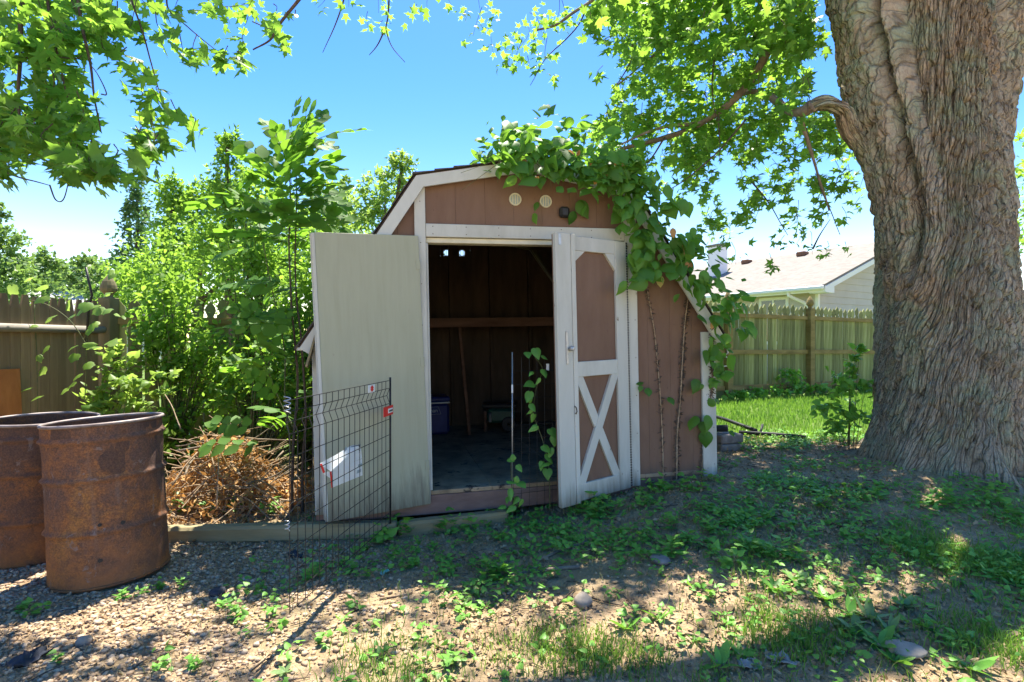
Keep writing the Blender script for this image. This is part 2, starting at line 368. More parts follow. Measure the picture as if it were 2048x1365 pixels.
M['farroof'] = pmat('far_grey_roof', [(.3, (.38, .37, .37)), (.7, (.5, .49, .49))], 4, rough=.9, bs=0)
M['cord'] = pmat('white_cord', [(.3, (.6, .58, .52)), (.7, (.7, .68, .62))], 9, rough=.6, bs=0)
M['cyan'] = pmat('teal_wrapper', [(.3, (.10, .42, .36)), (.7, (.35, .62, .55))], 30, rough=.4, bs=0)

def rust_mat(name, seed, dark=1.0):
    m, t, b, o = nodes(name); v = coords(t, (1, 1, 1)); mp = v.node; mp.inputs['Location'].default_value = (seed, seed*2.1, seed*.7)
    big = noise(t, v, 2.6, 6, .6, .6); fine = noise(t, v, 22, 6, .75); grain = noise(t, v, 110, 3, .8)
    c = ramp(t, big, [(.30, (.075*dark, .050*dark, .044*dark)), (.45, (.135*dark, .068*dark, .040*dark)), (.58, (.24*dark, .095*dark, .032*dark)), (.72, (.30*dark, .135*dark, .035*dark))])
    c = mixc(t, ramp(t, fine, [(.42, 0), (.62, .75)]), c, (.085*dark, .052*dark, .042*dark))
    c = mixc(t, ramp(t, grain, [(.40, .55), (.60, 0)]), c, (.035, .024, .02))
    st = N(t, 'ShaderNodeMapping'); st.inputs['Scale'].default_value = (5, 5, .5); t.links.new(v, st.inputs[0])
    streak = noise(t, st.outputs[0], 3.2, 4, .6); c = mixc(t, ramp(t, streak, [(.62, 0), (.74, .28)]), c, (.26, .20, .16))
    zz = N(t, 'ShaderNodeSeparateXYZ'); t.links.new(coords(t), zz.inputs[0]); zn = N(t, 'ShaderNodeMath', operation='MULTIPLY_ADD'); zn.inputs[1].default_value = 1.1; t.links.new(noise(t, v, 4.5, 5, .65, .5), zn.inputs[0]); t.links.new(zz.outputs[2], zn.inputs[2])
    c = mixc(t, ramp(t, zn.outputs[0], [(.52, .55), (.80, 0)]), c, (.26*dark, .10*dark, .032*dark))      # bright wet-corner rust spreading up from the base
    fk = noise(t, v, 9, 7, .75, .8); c = mixc(t, ramp(t, fk, [(.60, 0), (.64, .7)]), c, (.16*dark, .125*dark, .11*dark))   # scale flaked off to grey steel
    t.links.new(c, b.inputs['Base Color']); b.inputs['Roughness'].default_value = .82; b.inputs['Specular IOR Level'].default_value = .25
    bump(t, b, fine, .55, .006); return m
M['rust'] = rust_mat('rusted_steel', 1.3, 1.5); M['rust2'] = rust_mat('dark_rusted_steel', 5.7, 1.15)
M['rim'] = pmat('worn_rim', [(.3, (.16, .115, .10)), (.7, (.34, .30, .29))], 9, rough=.55, bs=.2, metal=.3)

def bark_mat():
    m, t, b, o = nodes('maple_bark'); v = coords(t); a = N(t, 'ShaderNodeAttribute', attribute_name='tint').outputs['Fac']
    fl = N(t, 'ShaderNodeAttribute', attribute_name='flow').outputs['Vector']
    def vor(sx, sy, w):
        mp = N(t, 'ShaderNodeMapping'); mp.inputs['Scale'].default_value = (sx, sy, 1)
        dn = N(t, 'ShaderNodeTexNoise'); dn.inputs['Scale'].default_value = 9; t.links.new(fl, dn.inputs['Vector'])
        ad = N(t, 'ShaderNodeVectorMath', operation='MULTIPLY_ADD'); ad.inputs[1].default_value = (.035, .06, 0); t.links.new(dn.outputs['Color'], ad.inputs[0]); t.links.new(fl, ad.inputs[2])
        t.links.new(ad.outputs[0], mp.inputs[0]); x = N(t, 'ShaderNodeTexVoronoi', voronoi_dimensions='2D', feature='DISTANCE_TO_EDGE'); x.inputs['Scale'].default_value = 1; t.links.new(mp.outputs[0], x.inputs['Vector'])
        y = N(t, 'ShaderNodeTexVoronoi', voronoi_dimensions='2D'); y.inputs['Scale'].default_value = 1; t.links.new(mp.outputs[0], y.inputs['Vector'])
        return ramp(t, x.outputs['Distance'], [(0, 0), (w, 1)]), y.outputs['Color']
    e1, k1 = vor(24, 3.0, .09); e2, k2 = vor(52, 8.5, .11)
    big = noise(t, v, 1.5, 4, .6); mid = noise(t, v, 6, 5, .65, .5); fine = noise(t, v, 45, 5, .75)
    c = ramp(t, mid, [(.28, (.22, .18, .118)), (.5, (.345, .295, .205)), (.72, (.47, .42, .315))])
    sk = N(t, 'ShaderNodeSeparateColor'); t.links.new(k1, sk.inputs[0])
    c = mixc(t, ramp(t, sk.outputs[0], [(0, 0), (1, .55)]), c, (.56, .49, .385)); c = mixc(t, ramp(t, sk.outputs[1], [(.4, 0), (1, .5)]), c, (.26, .20, .14))
    c = mixc(t, ramp(t, big, [(.50, 0), (.66, .5)]), c, (.46, .30, .17))            # ochre, where plates have come off
    lich = noise(t, v, 3.3, 6, .7); c = mixc(t, ramp(t, lich, [(.47, 0), (.62, .65)]), c, (.32, .41, .27))   # lichen
    c = mixc(t, ramp(t, fine, [(.35, .45), (.6, 0)]), c, (.14, .105, .075))
    for e in (e1, e2): c = mixc(t, ramp(t, e, [(0, .55 if e is e1 else .3), (1, 0)]), c, (.055, .042, .030))   # darker along the cracks between plates
    c = mixc(t, ramp(t, a, [(.12, .92), (.40, 0)]), c, (.06, .045, .03))
    t.links.new(c, b.inputs['Base Color']); b.inputs['Roughness'].default_value = .95; b.inputs['Specular IOR Level'].default_value = .15
    s1 = N(t, 'ShaderNodeMath', operation='MULTIPLY_ADD'); s1.inputs[1].default_value = .5; t.links.new(e2, s1.inputs[0]); t.links.new(e1, s1.inputs[2])
    s2 = N(t, 'ShaderNodeMath', operation='MULTIPLY_ADD'); s2.inputs[1].default_value = .8; t.links.new(fine, s2.inputs[0]); t.links.new(s1.outputs[0], s2.inputs[2])
    s3 = N(t, 'ShaderNodeMath', operation='MULTIPLY_ADD'); s3.inputs[1].default_value = .7; t.links.new(sk.outputs[2], s3.inputs[0]); t.links.new(s2.outputs[0], s3.inputs[2])
    bump(t, b, s3.outputs[0], .9, .014); return m
M['bark'] = bark_mat()
M['limb'] = pmat('limb_bark', [(.3, (.10, .078, .055)), (.7, (.30, .245, .18))], 14, (1, 1, .5), .95, .7, .006, 40)

def ground_mat():
    m, t, b, o = nodes('bare_earth'); v = coords(t, (1, 1, 1), 'World')
    big = noise(t, v, .9, 5, .6, .4); mid = noise(t, v, 7, 6, .7); fine = noise(t, v, 60, 5, .75)
    c = ramp(t, mid, [(.28, (.32, .21, .115)), (.5, (.50, .36, .22)), (.75, (.64, .48, .32))])
    c = mixc(t, ramp(t, fine, [(.34, .6), (.6, 0)]), c, (.17, .112, .068))
    c = mixc(t, ramp(t, big, [(.45, 0), (.62, .35)]), c, (.20, .20, .09))             # thin moss and seedlings
    sp = N(t, 'ShaderNodeSeparateXYZ'); t.links.new(v, sp.inputs[0])
    lim = N(t, 'ShaderNodeMapRange', interpolation_type='SMOOTHSTEP'); lim.inputs[1].default_value = 5.6; lim.inputs[2].default_value = 6.8
    wob = N(t, 'ShaderNodeMath', operation='MULTIPLY_ADD'); wob.inputs[1].default_value = 1.6; t.links.new(big, wob.inputs[0]); t.links.new(sp.outputs[1], wob.inputs[2])
    wob2 = N(t, 'ShaderNodeMath', operation='SUBTRACT'); t.links.new(wob.outputs[0], wob2.inputs[0]); wob2.inputs[1].default_value = .8
    t.links.new(wob2.outputs[0], lim.inputs[0])
    c = mixc(t, lim.outputs[0], c, mixc(t, mid, (.07, .13, .025), (.14, .20, .05)))      # lawn soil under the grass
    t.links.new(c, b.inputs['Base Color']); b.inputs['Roughness'].default_value = .95; b.inputs['Specular IOR Level'].default_value = .15
    s = N(t, 'ShaderNodeMath', operation='MULTIPLY_ADD'); s.inputs[1].default_value = .5; t.links.new(fine, s.inputs[0]); t.links.new(mid, s.inputs[2])
    bump(t, b, s.outputs[0], 1.0, .035); return m
M['earth'] = ground_mat()

def pebble_mat():
    m, t, b, o = nodes('river_pebble'); a = N(t, 'ShaderNodeAttribute', attribute_name='tint').outputs['Fac']
    c = ramp(t, a, [(0, (.27, .18, .105)), (.25, (.41, .28, .17)), (.5, (.53, .375, .235)), (.75, (.45, .345, .23)), (1, (.62, .475, .33))])
    c = mixc(t, ramp(t, noise(t, coords(t, src='World'), 70, 3), [(.35, .4), (.65, 0)]), c, (.10, .08, .06))
    t.links.new(c, b.inputs['Base Color']); b.inputs['Roughness'].default_value = .8; return m
M['pebble'] = pebble_mat()
# ------------------------------------------------------------------ ground: one sheet, fine near the shed, coarse to the horizon
def axis(a, b, st, far):
    mid = np.arange(a, b+1e-6, st); k = st*1.35**np.arange(1, 40); k = np.cumsum(k); k = k[k < far]
    return np.concatenate([a-k[::-1], mid, b+k])
gx = axis(-5.5, 7, .06, 600); gy = axis(.6, 9, .06, 900)
X, Y = np.meshgrid(gx, gy); Zg = ground(X, Y); nx, ny = len(gx), len(gy)
ii = (np.arange(ny-1)[:, None]*nx+np.arange(nx-1)[None]).ravel()
tag(obj('ground', np_mesh('ground', np.stack([X, Y, Zg], -1).reshape(-1, 3), np.stack([ii, ii+1, ii+nx+1, ii+nx], -1), M['earth'], smooth=True)), kind='structure')

# ------------------------------------------------------------------ shed (x = along the front, y = into the shed, z = up; origin at the foot of the left hinge)
YAW, ROLL = R_(12.5), R_(1.1)
u3 = np.array([math.cos(YAW)*math.cos(ROLL), math.sin(YAW)*math.cos(ROLL), math.sin(ROLL)])
w3 = np.array([-math.sin(ROLL)*math.cos(YAW), -math.sin(ROLL)*math.sin(YAW), math.cos(ROLL)])
n3 = np.cross(w3, u3); L0 = P(862, 1005, 4.0)
SM = Matrix([[u3[i], n3[i], w3[i], L0[i]] for i in range(3)]+[[0, 0, 0, 1]])
def shed_w(x, y, z): return np.array(SM @ Vector((x, y, z)))
U0, U1, DEP, WT = -.80, 2.33, 3.0, .02
UC = (U0+U1)/2
BRK, PK, EV = 2.352, 2.508, 1.235
def roofz(u):
    d = abs(u-UC); h = UC-U0
    return PK-(PK-BRK)*d/.815 if d < .815 else BRK-(BRK-EV)*(d-.815)/(h-.815)
shed = thing('shed', 'small brown barn-shaped shed with white trim and open double doors', 'shed'); shed.matrix_world = SM
def shed_part(mb, name, mat, parent=None, smooth=False): return mb.build(name, M[mat], parent or shed, smooth)
# siding boards of the four walls
def wall_boards(u0, u1, z0, y0, n, ztop=None, mat='siding'):
    w = (u1-u0)/n
    for k in range(n):
        a, b = u0+k*w+.0007, u0+(k+1)*w-.0007; pts = [(a, z0), (b, z0)]
        for s in (1, .75, .5, .25, 0):
            uu = a+(b-a)*s; pts.append((uu, (roofz(uu) if ztop is None else ztop)))
        shed_part(MB().prism(pts, y0, y0+WT), 'siding_board', mat)
wall_boards(U0, -.002, .0, 0, 4); wall_boards(1.552, U1, .0, 0, 4); wall_boards(0, 1.55, 1.945, 0, 7)
for k in range(8):                                                  # back wall, holes for two vents
    w = (U1-U0)/8; a = U0+k*w+.0005; b = U0+(k+1)*w-.0005
    if k == 3:
        for z0, z1 in ((.05, 2.27), (2.345, 2.42)):
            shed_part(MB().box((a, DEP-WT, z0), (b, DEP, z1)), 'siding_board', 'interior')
        for x0, x1 in ((a, .42), (.485, .62), (.685, b)):
            shed_part(MB().box((x0, DEP-WT, 2.2705), (x1, DEP, 2.3445)), 'siding_board', 'interior')
    else:
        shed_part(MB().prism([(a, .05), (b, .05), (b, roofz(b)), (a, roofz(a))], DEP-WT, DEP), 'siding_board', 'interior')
for s in (U0, U1-WT):
    for k in range(8):
        y0 = WT+k*(DEP-2*WT)/8
        shed_part(MB().box((s, y0+.001, 0), (s+WT, y0+(DEP-2*WT)/8-.001, EV)), 'siding_board', 'siding')
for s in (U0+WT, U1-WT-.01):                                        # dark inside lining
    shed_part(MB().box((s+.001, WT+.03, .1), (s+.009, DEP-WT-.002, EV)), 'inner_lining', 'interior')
for k in range(6):                                                  # studs seen inside on the back wall and rafters
    u = -.55+k*.52
    if abs(u-UC) < 1.5: shed_part(MB().box((u-.02, DEP-WT-.075, .1), (u+.02, DEP-WT-.001, roofz(u)-.03)), 'stud', 'interior')
# floor boards and sill
for k in range(5):
    a = U0+.01+k*.624; shed_part(MB().box((a, -.005, .055), (a+.622, DEP-WT-.002, .085)), 'floor_board', 'floorwood')
shed_part(MB().box((U0, -.012, -.085), (1.55, .02, .053)), 'sill_board', 'sill')
shed_part(MB().box((1.552, .004, -.14), (U1, .022, -.001)), 'sill_board', 'sill')
for k in range(4):
    shed_part(MB().box((U0+.1+k*.93, .06, -.30), (U0+.2+k*.93, DEP-.1, .053)), 'floor_joist', 'interior')
# white trim
for a, b, z0, z1 in ((-.082, -.002, .0, roofz(-.04)-.015), (1.553, 1.652, .0, roofz(1.62)-.02), (U1-.118, U1+.004, -.02, EV-.02), (U0-.004, U0+.10, -.02, EV-.02)):
    shed_part(MB().box((a, -.024, z0), (b, -.001, z1)), 'trim_board', 'white')
shed_part(MB().box((U1+.001, 0, -.02), (U1+.022, .10, EV-.02)), 'trim_board', 'white')
shed_part(MB().box((0, -.026, 1.944), (1.55, -.001, 2.040)), 'header_board', 'white')
shed_part(MB().box((-.001, .0, 1.905), (1.551, .09, 1.942)), 'door_head', 'vent')
for a in (-.0015, 1.535): shed_part(MB().box((a, .002, .086), (a+.016, .09, 1.904)), 'door_jamb', 'white')
# roof: four decks, shingle courses, fascia boards
OH = .042
prof = [(UC-1.645, EV-.085), (UC-.83, BRK+.022), (UC, PK+.022), (UC+.83, BRK+.022), (UC+1.645, EV-.085)]
for k in range(4):
    (a, za), (b, zb) = prof[k], prof[k+1]; d = np.array([b-a, zb-za]); Ln = np.linalg.norm(d); d /= Ln; nn = np.array([-d[1], d[0]])
    q = [(a, za), (b, zb), (b+nn[0]*.014, zb+nn[1]*.014), (a+nn[0]*.014, za+nn[1]*.014)]
    deck = shed_part(MB().prism(q, -OH+.002, DEP+.10), 'roof_deck', 'interior')
    m = max(1, round(Ln/.14)); up = k in (0, 1)
    for j in range(m):
        s0, s1 = j*Ln/m, (j+1)*Ln/m+.03
        if not up: s0, s1 = Ln-(j+1)*Ln/m-.03, Ln-j*Ln/m
        lo, hi = (.024, .018) if up else (.018, .024)
        w = random.uniform(-.004, .008)
        def pt(s, h): return (a+d[0]*s+nn[0]*h, za+d[1]*s+nn[1]*h)
        s0 -= .02 if (j == 0 and up) else 0; s1 += .02 if (j == 0 and not up) else 0
        q = [pt(s0, .015+.0006*j), pt(s1, .015+.0006*j), pt(s1, hi+.006*(0 if up else 1)), pt(s0, lo+.006*(1 if up else 0))]
        shed_part(MB().prism(q, -OH-.022-w, DEP+.12), 'shingle_course', 'shingle', deck)
    q = [(a, za), (b, zb), (b-nn[0]*.085, zb-nn[1]*.085), (a-nn[0]*.085, za-nn[1]*.085)]
    bx0 = {0: 0, 1: .0, 2: .0, 3: 0}[k]
    shed_part(MB().prism(q, -OH-.02-.002*(k % 2), -OH-.002*(k % 2)), 'fascia_board', 'white')
    shed_part(MB().prism(q, DEP+.085, DEP+.104), 'fascia_board', 'white')
    q = [(a+nn[0]*-.004, za-nn[1]*.004), (b+nn[0]*-.004, zb-nn[1]*.004), (b-nn[0]*.012, zb-nn[1]*.012), (a-nn[0]*.012, za-nn[1]*.012)]
    shed_part(MB().prism(q, -OH+.001, -.001), 'soffit_board', 'vent')
for s, x0, x1 in ((1, U1+.023, U1+.10), (-1, U0-.10, U0-.005)):
    shed_part(MB().box((x0, -OH-.012, EV-.10), (x1, DEP+.05, EV-.078)), 'eave_board', 'white')
shed_part(MB().bar((U0-.03, -.09, 1.02), (U0+.05, -.05, 1.30), .085, .015, (0, -1, 0)), 'trim_board', 'timber')
# round vents, box on the gable, back vents
def vent(x, y, z, r, mat):
    ring = MB(); n = 22; pr = [(r, 0), (r, .010), (r-.004, .013), (r-.009, .012), (r-.010, .002)]
    vs = [(x+q*math.cos(2*math.pi*j/n), y-h, z+q*math.sin(2*math.pi*j/n)) for q, h in pr for j in range(n)]
    ring.add(vs, [(k*n+j, (k+1)*n+j, (k+1)*n+(j+1) % n, k*n+(j+1) % n) for k in range(len(pr)-1) for j in range(n)])
    v = shed_part(ring, 'gable_vent', mat, smooth=False)
    for dx in (-.019, 0.0, .019):
        h = math.sqrt(max(0, (r-.008)**2-dx**2)); shed_part(MB().box((x+dx-.0035, y-.008, z-h), (x+dx+.0035, y-.003, z+h), .001), 'slat', mat, v)
    return v
for x, z in ((.676, 2.245), (.916, 2.238)):
    v = vent(x, -.0005, z, .048, 'vent'); dk = MB(); n = 20
    dk.add([(x+.040*math.cos(2*math.pi*j/n), -.0015, z+.040*math.sin(2*math.pi*j/n)) for j in range(n)], [tuple(range(n))]); shed_part(dk, 'vent_screen', 'greyprint', v)
for x in (.4525, .6525): vent(x, DEP-WT-.001, 2.308, .045, 'vent')
lamp = shed_part(MB().box((1.018, -.050, 2.113), (1.094, -.001, 2.195), .014), 'porch_box', 'black')
shed_part(MB().box((1.034, -.056, 2.130), (1.078, -.0505, 2.178), .003), 'box_cover', 'darkcloth', lamp)
# inside: shelf
sh = shed_part(MB().box((U0+.03, 2.32, 1.42), (U1-.03, DEP-.12, 1.445)), 'shelf', 'interior')
shed_part(MB().box((U0+.03, 2.28, 1.335), (U1-.03, 2.315, 1.44)), 'shelf_edge', 'shelfwood', sh)
shed_part(MB().bar((.515, 2.30, 1.333), (.60, 2.22, .088), .05, .035, (0, 1, 0)), 'shelf_post', 'shelfwood', sh)

# ---- doors
def door_frame(hx, hy, dirx, diry, sag=0):
    e = bpy.data.objects.new('door', None); COL.objects.link(e); e.parent = shed; e.empty_display_size = .1
    x = Vector((dirx, diry, 0)).normalized(); y = Vector((-x.y, x.x, 0)); z = Vector((0, 0, 1))
    Mx = Matrix(((x.x, y.x, 0, hx), (x.y, y.y, 0, hy), (0, 0, 1, 0), (0, 0, 0, 1)))
    e.matrix_basis = Mx @ Matrix.Rotation(sag, 4, 'Y'); return e
ld = door_frame(-.004, -.028, -.778, -.173, R_(1.6)); ld['label'] = 'door swung wide open, plain weathered white inner face'
W = .71
def dp(mb, name, mat, par): return mb.build(name, M[mat], par)
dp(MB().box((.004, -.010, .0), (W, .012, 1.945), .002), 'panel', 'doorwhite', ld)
for a in (.0, W-.062): dp(MB().box((a+.002, -.034, .01), (a+.09, -.0105, 1.94)), 'stile', 'white', ld)
for z in (.01, 1.83, .95): dp(MB().box((.093, -.033, z), (W-.064, -.0105, z+.1)), 'rail', 'white', ld)
dp(MB().box((W+.0005, -.058, .004), (W+.022, .016, 1.94)), 'edge_strip', 'white', ld)
for z in (.25, 1.0, 1.7): dp(MB().box((.0, .0125, z), (.03, .0155, z+.07), .001), 'hinge', 'doorwhite', ld)

rd = door_frame(1.553, -.028, -.677, -.300, R_(.4)); rd['label'] = 'half-open brown door with white X brace and latch'
W = .742
dp(MB().box((.004, -.012, .0), (W-.003, .0, 1.93), .002), 'panel', 'siding', rd)
T0, T1 = .0005, .024
for k, (a, b) in enumerate(((.004, .125), (.556, .596), (.5985, W))):
    dp(MB().box((a, T0, .0 if k == 0 else -.01), (b, T1+(.0 if k == 0 else .014 if k == 1 else .010), 1.93 if k == 0 else 1.94)), 'stile', 'white', rd)
for z0, z1 in ((.0, .125), (.905, 1.015), (1.825, 1.93)):
    dp(MB().box((.126, T0, z0), (.555, T1-.001, z1)), 'rail', 'white', rd)
def brace(a, b, w, t1):
    a = np.array(a); b = np.array(b); d = (b-a)/np.linalg.norm(b-a); nn = np.array([-d[1], d[0]])*w/2
    q = [a-nn, b-nn, b+nn, a+nn]; return MB().prism([(float(x), float(z)) for x, z in q], T0, t1)
dp(brace((.548, .085), (.133, .945), .070, T1-.003), 'brace', 'white', rd)
xm, zm = (.165+.516)/2, (.135+.895)/2
for p, q in (((.133, .085), (xm-.012, zm-.025)), ((.548, .945), (xm+.012, zm+.025))):
    dp(brace(p, q, .070, T1-.0065), 'brace', 'white', rd)
for poly in ([(.127, 1.824), (.127, 1.70), (.235, 1.824)], [(.554, 1.824), (.446, 1.824), (.554, 1.74)]):
    dp(MB().prism(poly, T0, T1-.004), 'corner_block', 'white', rd)
hd = dp(MB().box((.648, .035, 1.005), (.668, .042, 1.24), .002), 'latch_plate', 'steel', rd)
dp(MB().lathe([(.004, 0), (.016, 0), (.018, .008), (.018, .03), (.012, .04), (.001, .042)], 12), 'door_knob', 'steel', rd)
kb = COL.objects[[o.name for o in COL.objects][-1]]; kb.matrix_basis = Matrix.Translation((.628, .035, 1.115)) @ Matrix.Rotation(R_(-90), 4, 'X')
dp(MB().tube([(.60, .038, .70), (.60, .055, .69), (.60, .062, .665), (.60, .052, .645), (.60, .042, .65)], .004, 6), 'hook', 'twig', rd)
dp(MB().box((.69, .0345, 1.85), (.715, .037, 1.93), .001), 'strike_plate', 'steel', rd)
hg = dp(MB().tube([(.0, .02, .01), (.0, .02, 1.92)], .006, 8), 'piano_hinge', 'steel', rd)
kn = MB()
for k in range(96): kn.box((-.007, .014, .012+k*.02), (.007, .0275, .026+k*.02), .001)
kn.build('hinge_knuckles', M['wire'], hg)

# ------------------------------------------------------------------ things inside the shed
def shed_thing(name, label, cat, x, y, z, rz=0):
    o = thing(name, label, cat); o.matrix_world = SM @ Matrix.Translation((x, y, z)) @ Matrix.Rotation(rz, 4, 'Z'); return o
c = shed_thing('cooler', 'dark blue picnic cooler with pale lid edge and logo inside the shed', 'cooler', .08, 2.52, .086, R_(3))
body = MB()
for (x0, x1, y0, y1, z0, z1) in ((-.30, .30, -.17, .17, 0, .36),): body.box((x0, y0, z0), (x1, y1, z1), .03)
body.build('body', M['blue'], c); MB().box((-.31, -.18, .378), (.31, .18, .44), .02).build('lid', M['blue'], c)
MB().box((-.308, -.178, .361), (.308, .178, .377), .004).build('lid_seal', M['offwhite'], c)
fr = MB(); pts = [(-.10, .24), (.20, .24), (.17, .325), (-.07, .325)]
for k in range(4): fr.bar((pts[k][0], -.1715, pts[k][1]), (pts[(k+1) % 4][0], -.1715, pts[(k+1) % 4][1]), .006, .002, (0, 1, 0), .0005)
lg = fr.build('logo_frame', M['greyprint'], c)
def text(s, size, M4, mat, parent, name='lettering'):
    cu = bpy.data.curves.new(name, 'FONT'); cu.body = s; cu.size = size; cu.align_x = 'CENTER'; cu.align_y = 'CENTER'; cu.extrude = .0004
    o = bpy.data.objects.new(name, cu); COL.objects.link(o); dg = bpy.context.evaluated_depsgraph_get()
    me = bpy.data.meshes.new_from_object(o.evaluated_get(dg)); bpy.data.objects.remove(o); bpy.data.curves.remove(cu)
    me.materials.clear(); me.materials.append(mat); o = obj(name, me, parent); o.matrix_basis = M4; return o
text('Coleman', .062, Matrix.Translation((.05, -.1725, .282)) @ Matrix.Rotation(R_(90), 4, 'X'), M['greyprint'], lg)
mc = shed_thing('garden_machine', 'small green and black motor machine on the dark shed floor', 'machine', 1.02, 2.45, .086, R_(-15))
MB().box((-.16, -.12, .10), (.17, .12, .27), .03).build('housing', M['machine'], mc)
MB().box((-.22, -.13, .275), (.20, .13, .33), .03).build('engine_cover', M['black'], mc)
MB().box((-.20, -.10, .0), (-.165, .10, .24), .006).build('leg', M['shelfwood'], mc)
MB().lathe([(.02, -.02), (.08, -.02), (.09, 0), (.08, .02), (.02, .02)], 16).build('wheel', M['black'], mc).matrix_basis = Matrix.Translation((.10, -.14, .09)) @ Matrix.Rotation(R_(90), 4, 'X')
MB().tube([(-.12, -.125, .22), (-.12, -.15, .20), (-.12, -.15, .12)], .018, 8).build('muffler', M['steel'], mc)

# ------------------------------------------------------------------ rusty barrels
def barrel(label, x, y, lean, leandir, mat, z=None, seed=0):
    t = thing('oil_drum', label, 'drum'); z = gz(x, y)-.03 if z is None else z
    t.matrix_world = Matrix.Translation((x, y, z)) @ Matrix.Rotation(lean, 4, Vector((math.cos(leandir), math.sin(leandir), 0)))
    r = .2875; H = .885; ribs = (.30, .585, .80); pr = []
    for zz in np.linspace(0, H, 90):
        b = sum(.016*math.exp(-((zz-q)/.011)**2) for q in ribs); pr.append((r+b, zz))
    n = 72; V = []; F = []
    for (rr, zz) in pr:
        a = np.linspace(0, 2*math.pi, n, endpoint=False)
        dent = .011*noise3(np.stack([np.cos(a)*2, np.sin(a)*2, np.full(n, zz*3)], -1), 20+seed)+.005*noise3(np.stack([np.cos(a)*5, np.sin(a)*5, np.full(n, zz*8)], -1), 21+seed)
        V.append(np.stack([(rr+dent)*np.cos(a), (rr+dent)*np.sin(a), np.full(n, zz)], -1))
    V = np.vstack(V); F = [(k*n+j, k*n+(j+1) % n, (k+1)*n+(j+1) % n, (k+1)*n+j) for k in range(len(pr)-1) for j in range(n)]
    wall = MB().add(V, F).build('wall', mat, t, True)
    MB().lathe([(r-.003, H), (r-.005, .02)], 60).build('inner_wall', M['rust2'], t, True)
    rim = MB(); a = np.linspace(0, 2*math.pi, 73); rim.tube([( (r+.003)*math.cos(q), (r+.003)*math.sin(q), H) for q in a], .0095, 8, False); rim.build('rim', M['rim'], t, True)
    ch = MB(); ch.tube([((r+.002)*math.cos(q), (r+.002)*math.sin(q), .008) for q in a], .0085, 8, False); ch.build('bottom_chime', M['rust2'], t, True)
    MB().lathe([(.001, .02), (r-.004, .02)], 60).build('bottom', M['rust2'], t)
    return t, wall
b1, w1 = barrel('rusty open steel drum with pierced holes, leaning, film scrap inside', -2.352, 3.20, R_(3.2), R_(-100), M['rust'], .0)
hole = MB()
for (ang, zz, rr) in ((-62, .30, .016), (-61, .345, .010), (-62, .155, .012), (-41, .335, .012)):
    a = R_(ang); c0 = np.array([.2895*math.cos(a), .2895*math.sin(a), zz]); t1 = np.array([-math.sin(a), math.cos(a), 0]); n = 10
    nrm = np.array([math.cos(a), math.sin(a), 0])*.006
    hole.add([c0+nrm+rr*(t1*math.cos(2*math.pi*j/n)+np.array([0, 0, 1])*math.sin(2*math.pi*j/n)*(.8+.3*(j % 2))) for j in range(n)], [tuple(range(n))])
hole.build('bullet_hole', M['black'], w1)
b2, w2 = barrel('darker rusty open steel drum behind the leaning drum', -3.02, 3.50, R_(1.0), R_(60), M['rust2'], -.035, 5)
fl = MB()
for k in range(7):
    a = k*.9; fl.add([(-.02+.03*math.cos(a), .02*math.sin(a), 0), (.05*math.cos(a+1), .05*math.sin(a+.4), .10+.02*k % .07), (.06*math.cos(a+.6), .05*math.sin(a+1.4), .14-.01*k), (.02*math.cos(a+2), .03*math.sin(a+2), .03)], [(0, 1, 2), (0, 2, 3)])
fl.tube([(0, 0, 0), (-.06, 0, .08), (-.14, .01, .10), (-.17, 0, .13)], .004, 5)
o = fl.build('plastic_film', M['bag']); o.location = (-2.30, 3.20, .72); tag(o, 'crumpled pale plastic film scrap sticking up inside the leaning drum', 'film')
po = MB(); po.lathe([(.001, 0), (.27, 0), (.27, .70), (.001, .72)], 30)
po = po.build('ash_fill', M['interior'], b1); po.location = (0, 0, .021); po['label'] = 'dark burnt rubbish filling the drum'

# nail heads on the trim and siding
nl = MB()
def nail(x, y, z, r=.004):
    n = 6; nl.add([(x+r*math.cos(k*math.pi/3), y, z+r*math.sin(k*math.pi/3)) for k in range(n)], [tuple(range(n))])
for u in np.arange(.05, 1.55, .245):
    for z in (1.965, 2.02): nail(u, -.0268, z)
for z in np.arange(.1, 2.2, .3):
    nail(1.575, -.0248, z); nail(1.63, -.0248, z+.02); nail(-.04, -.0248, z)
    if z < 1.15: nail(2.25, -.0248, z); nail(2.31, -.0248, z+.03)
for k in range(4):
    for z in np.arange(.08, 1.3, .2): nail(1.60+k*.19, -.0008, z, .0035)
nl.build('nail_heads', M['twig'], shed)['kind'] = 'stuff'
# ------------------------------------------------------------------ fences
def picket_mesh(name, w, h, top, mat, th=.018):
    if top == 'dog': q = [(-w/2, 0), (w/2, 0), (w/2, h-.13), (w*.24, h), (-w*.24, h), (-w/2, h-.13)]
    else: q = [(-w/2, 0), (w/2, 0), (w/2, h-.215), (w*.26, h-.185), (w*.30, h-.165), (w*.46, h-.115), (w*.40, h-.07), (0, h), (-w*.40, h-.07), (-w*.46, h-.115), (-w*.30, h-.165), (-w*.26, h-.185), (-w/2, h-.215)]
    return MB().prism(q, -th/2, th/2).mesh(name, M[mat])
def post_mb(x, y, z0, h, w, cap=True):
    mb = MB().box((x-w/2, y-w/2, z0-.3), (x+w/2, y+w/2, z0+h), .006)
    return mb
def finial(x, y, z, w):
    mb = MB(); q = w/2
    mb.lathe([(q*.78, 0), (q*.62, .018), (q*.60, .035), (q*.80, .055), (q*1.10, .072), (q*1.20, .10), (q*1.10, .135), (q*.85, .18), (q*.45, .225), (q*.18, .25), (.002, .265)], 12, (x, y, z)); return mb
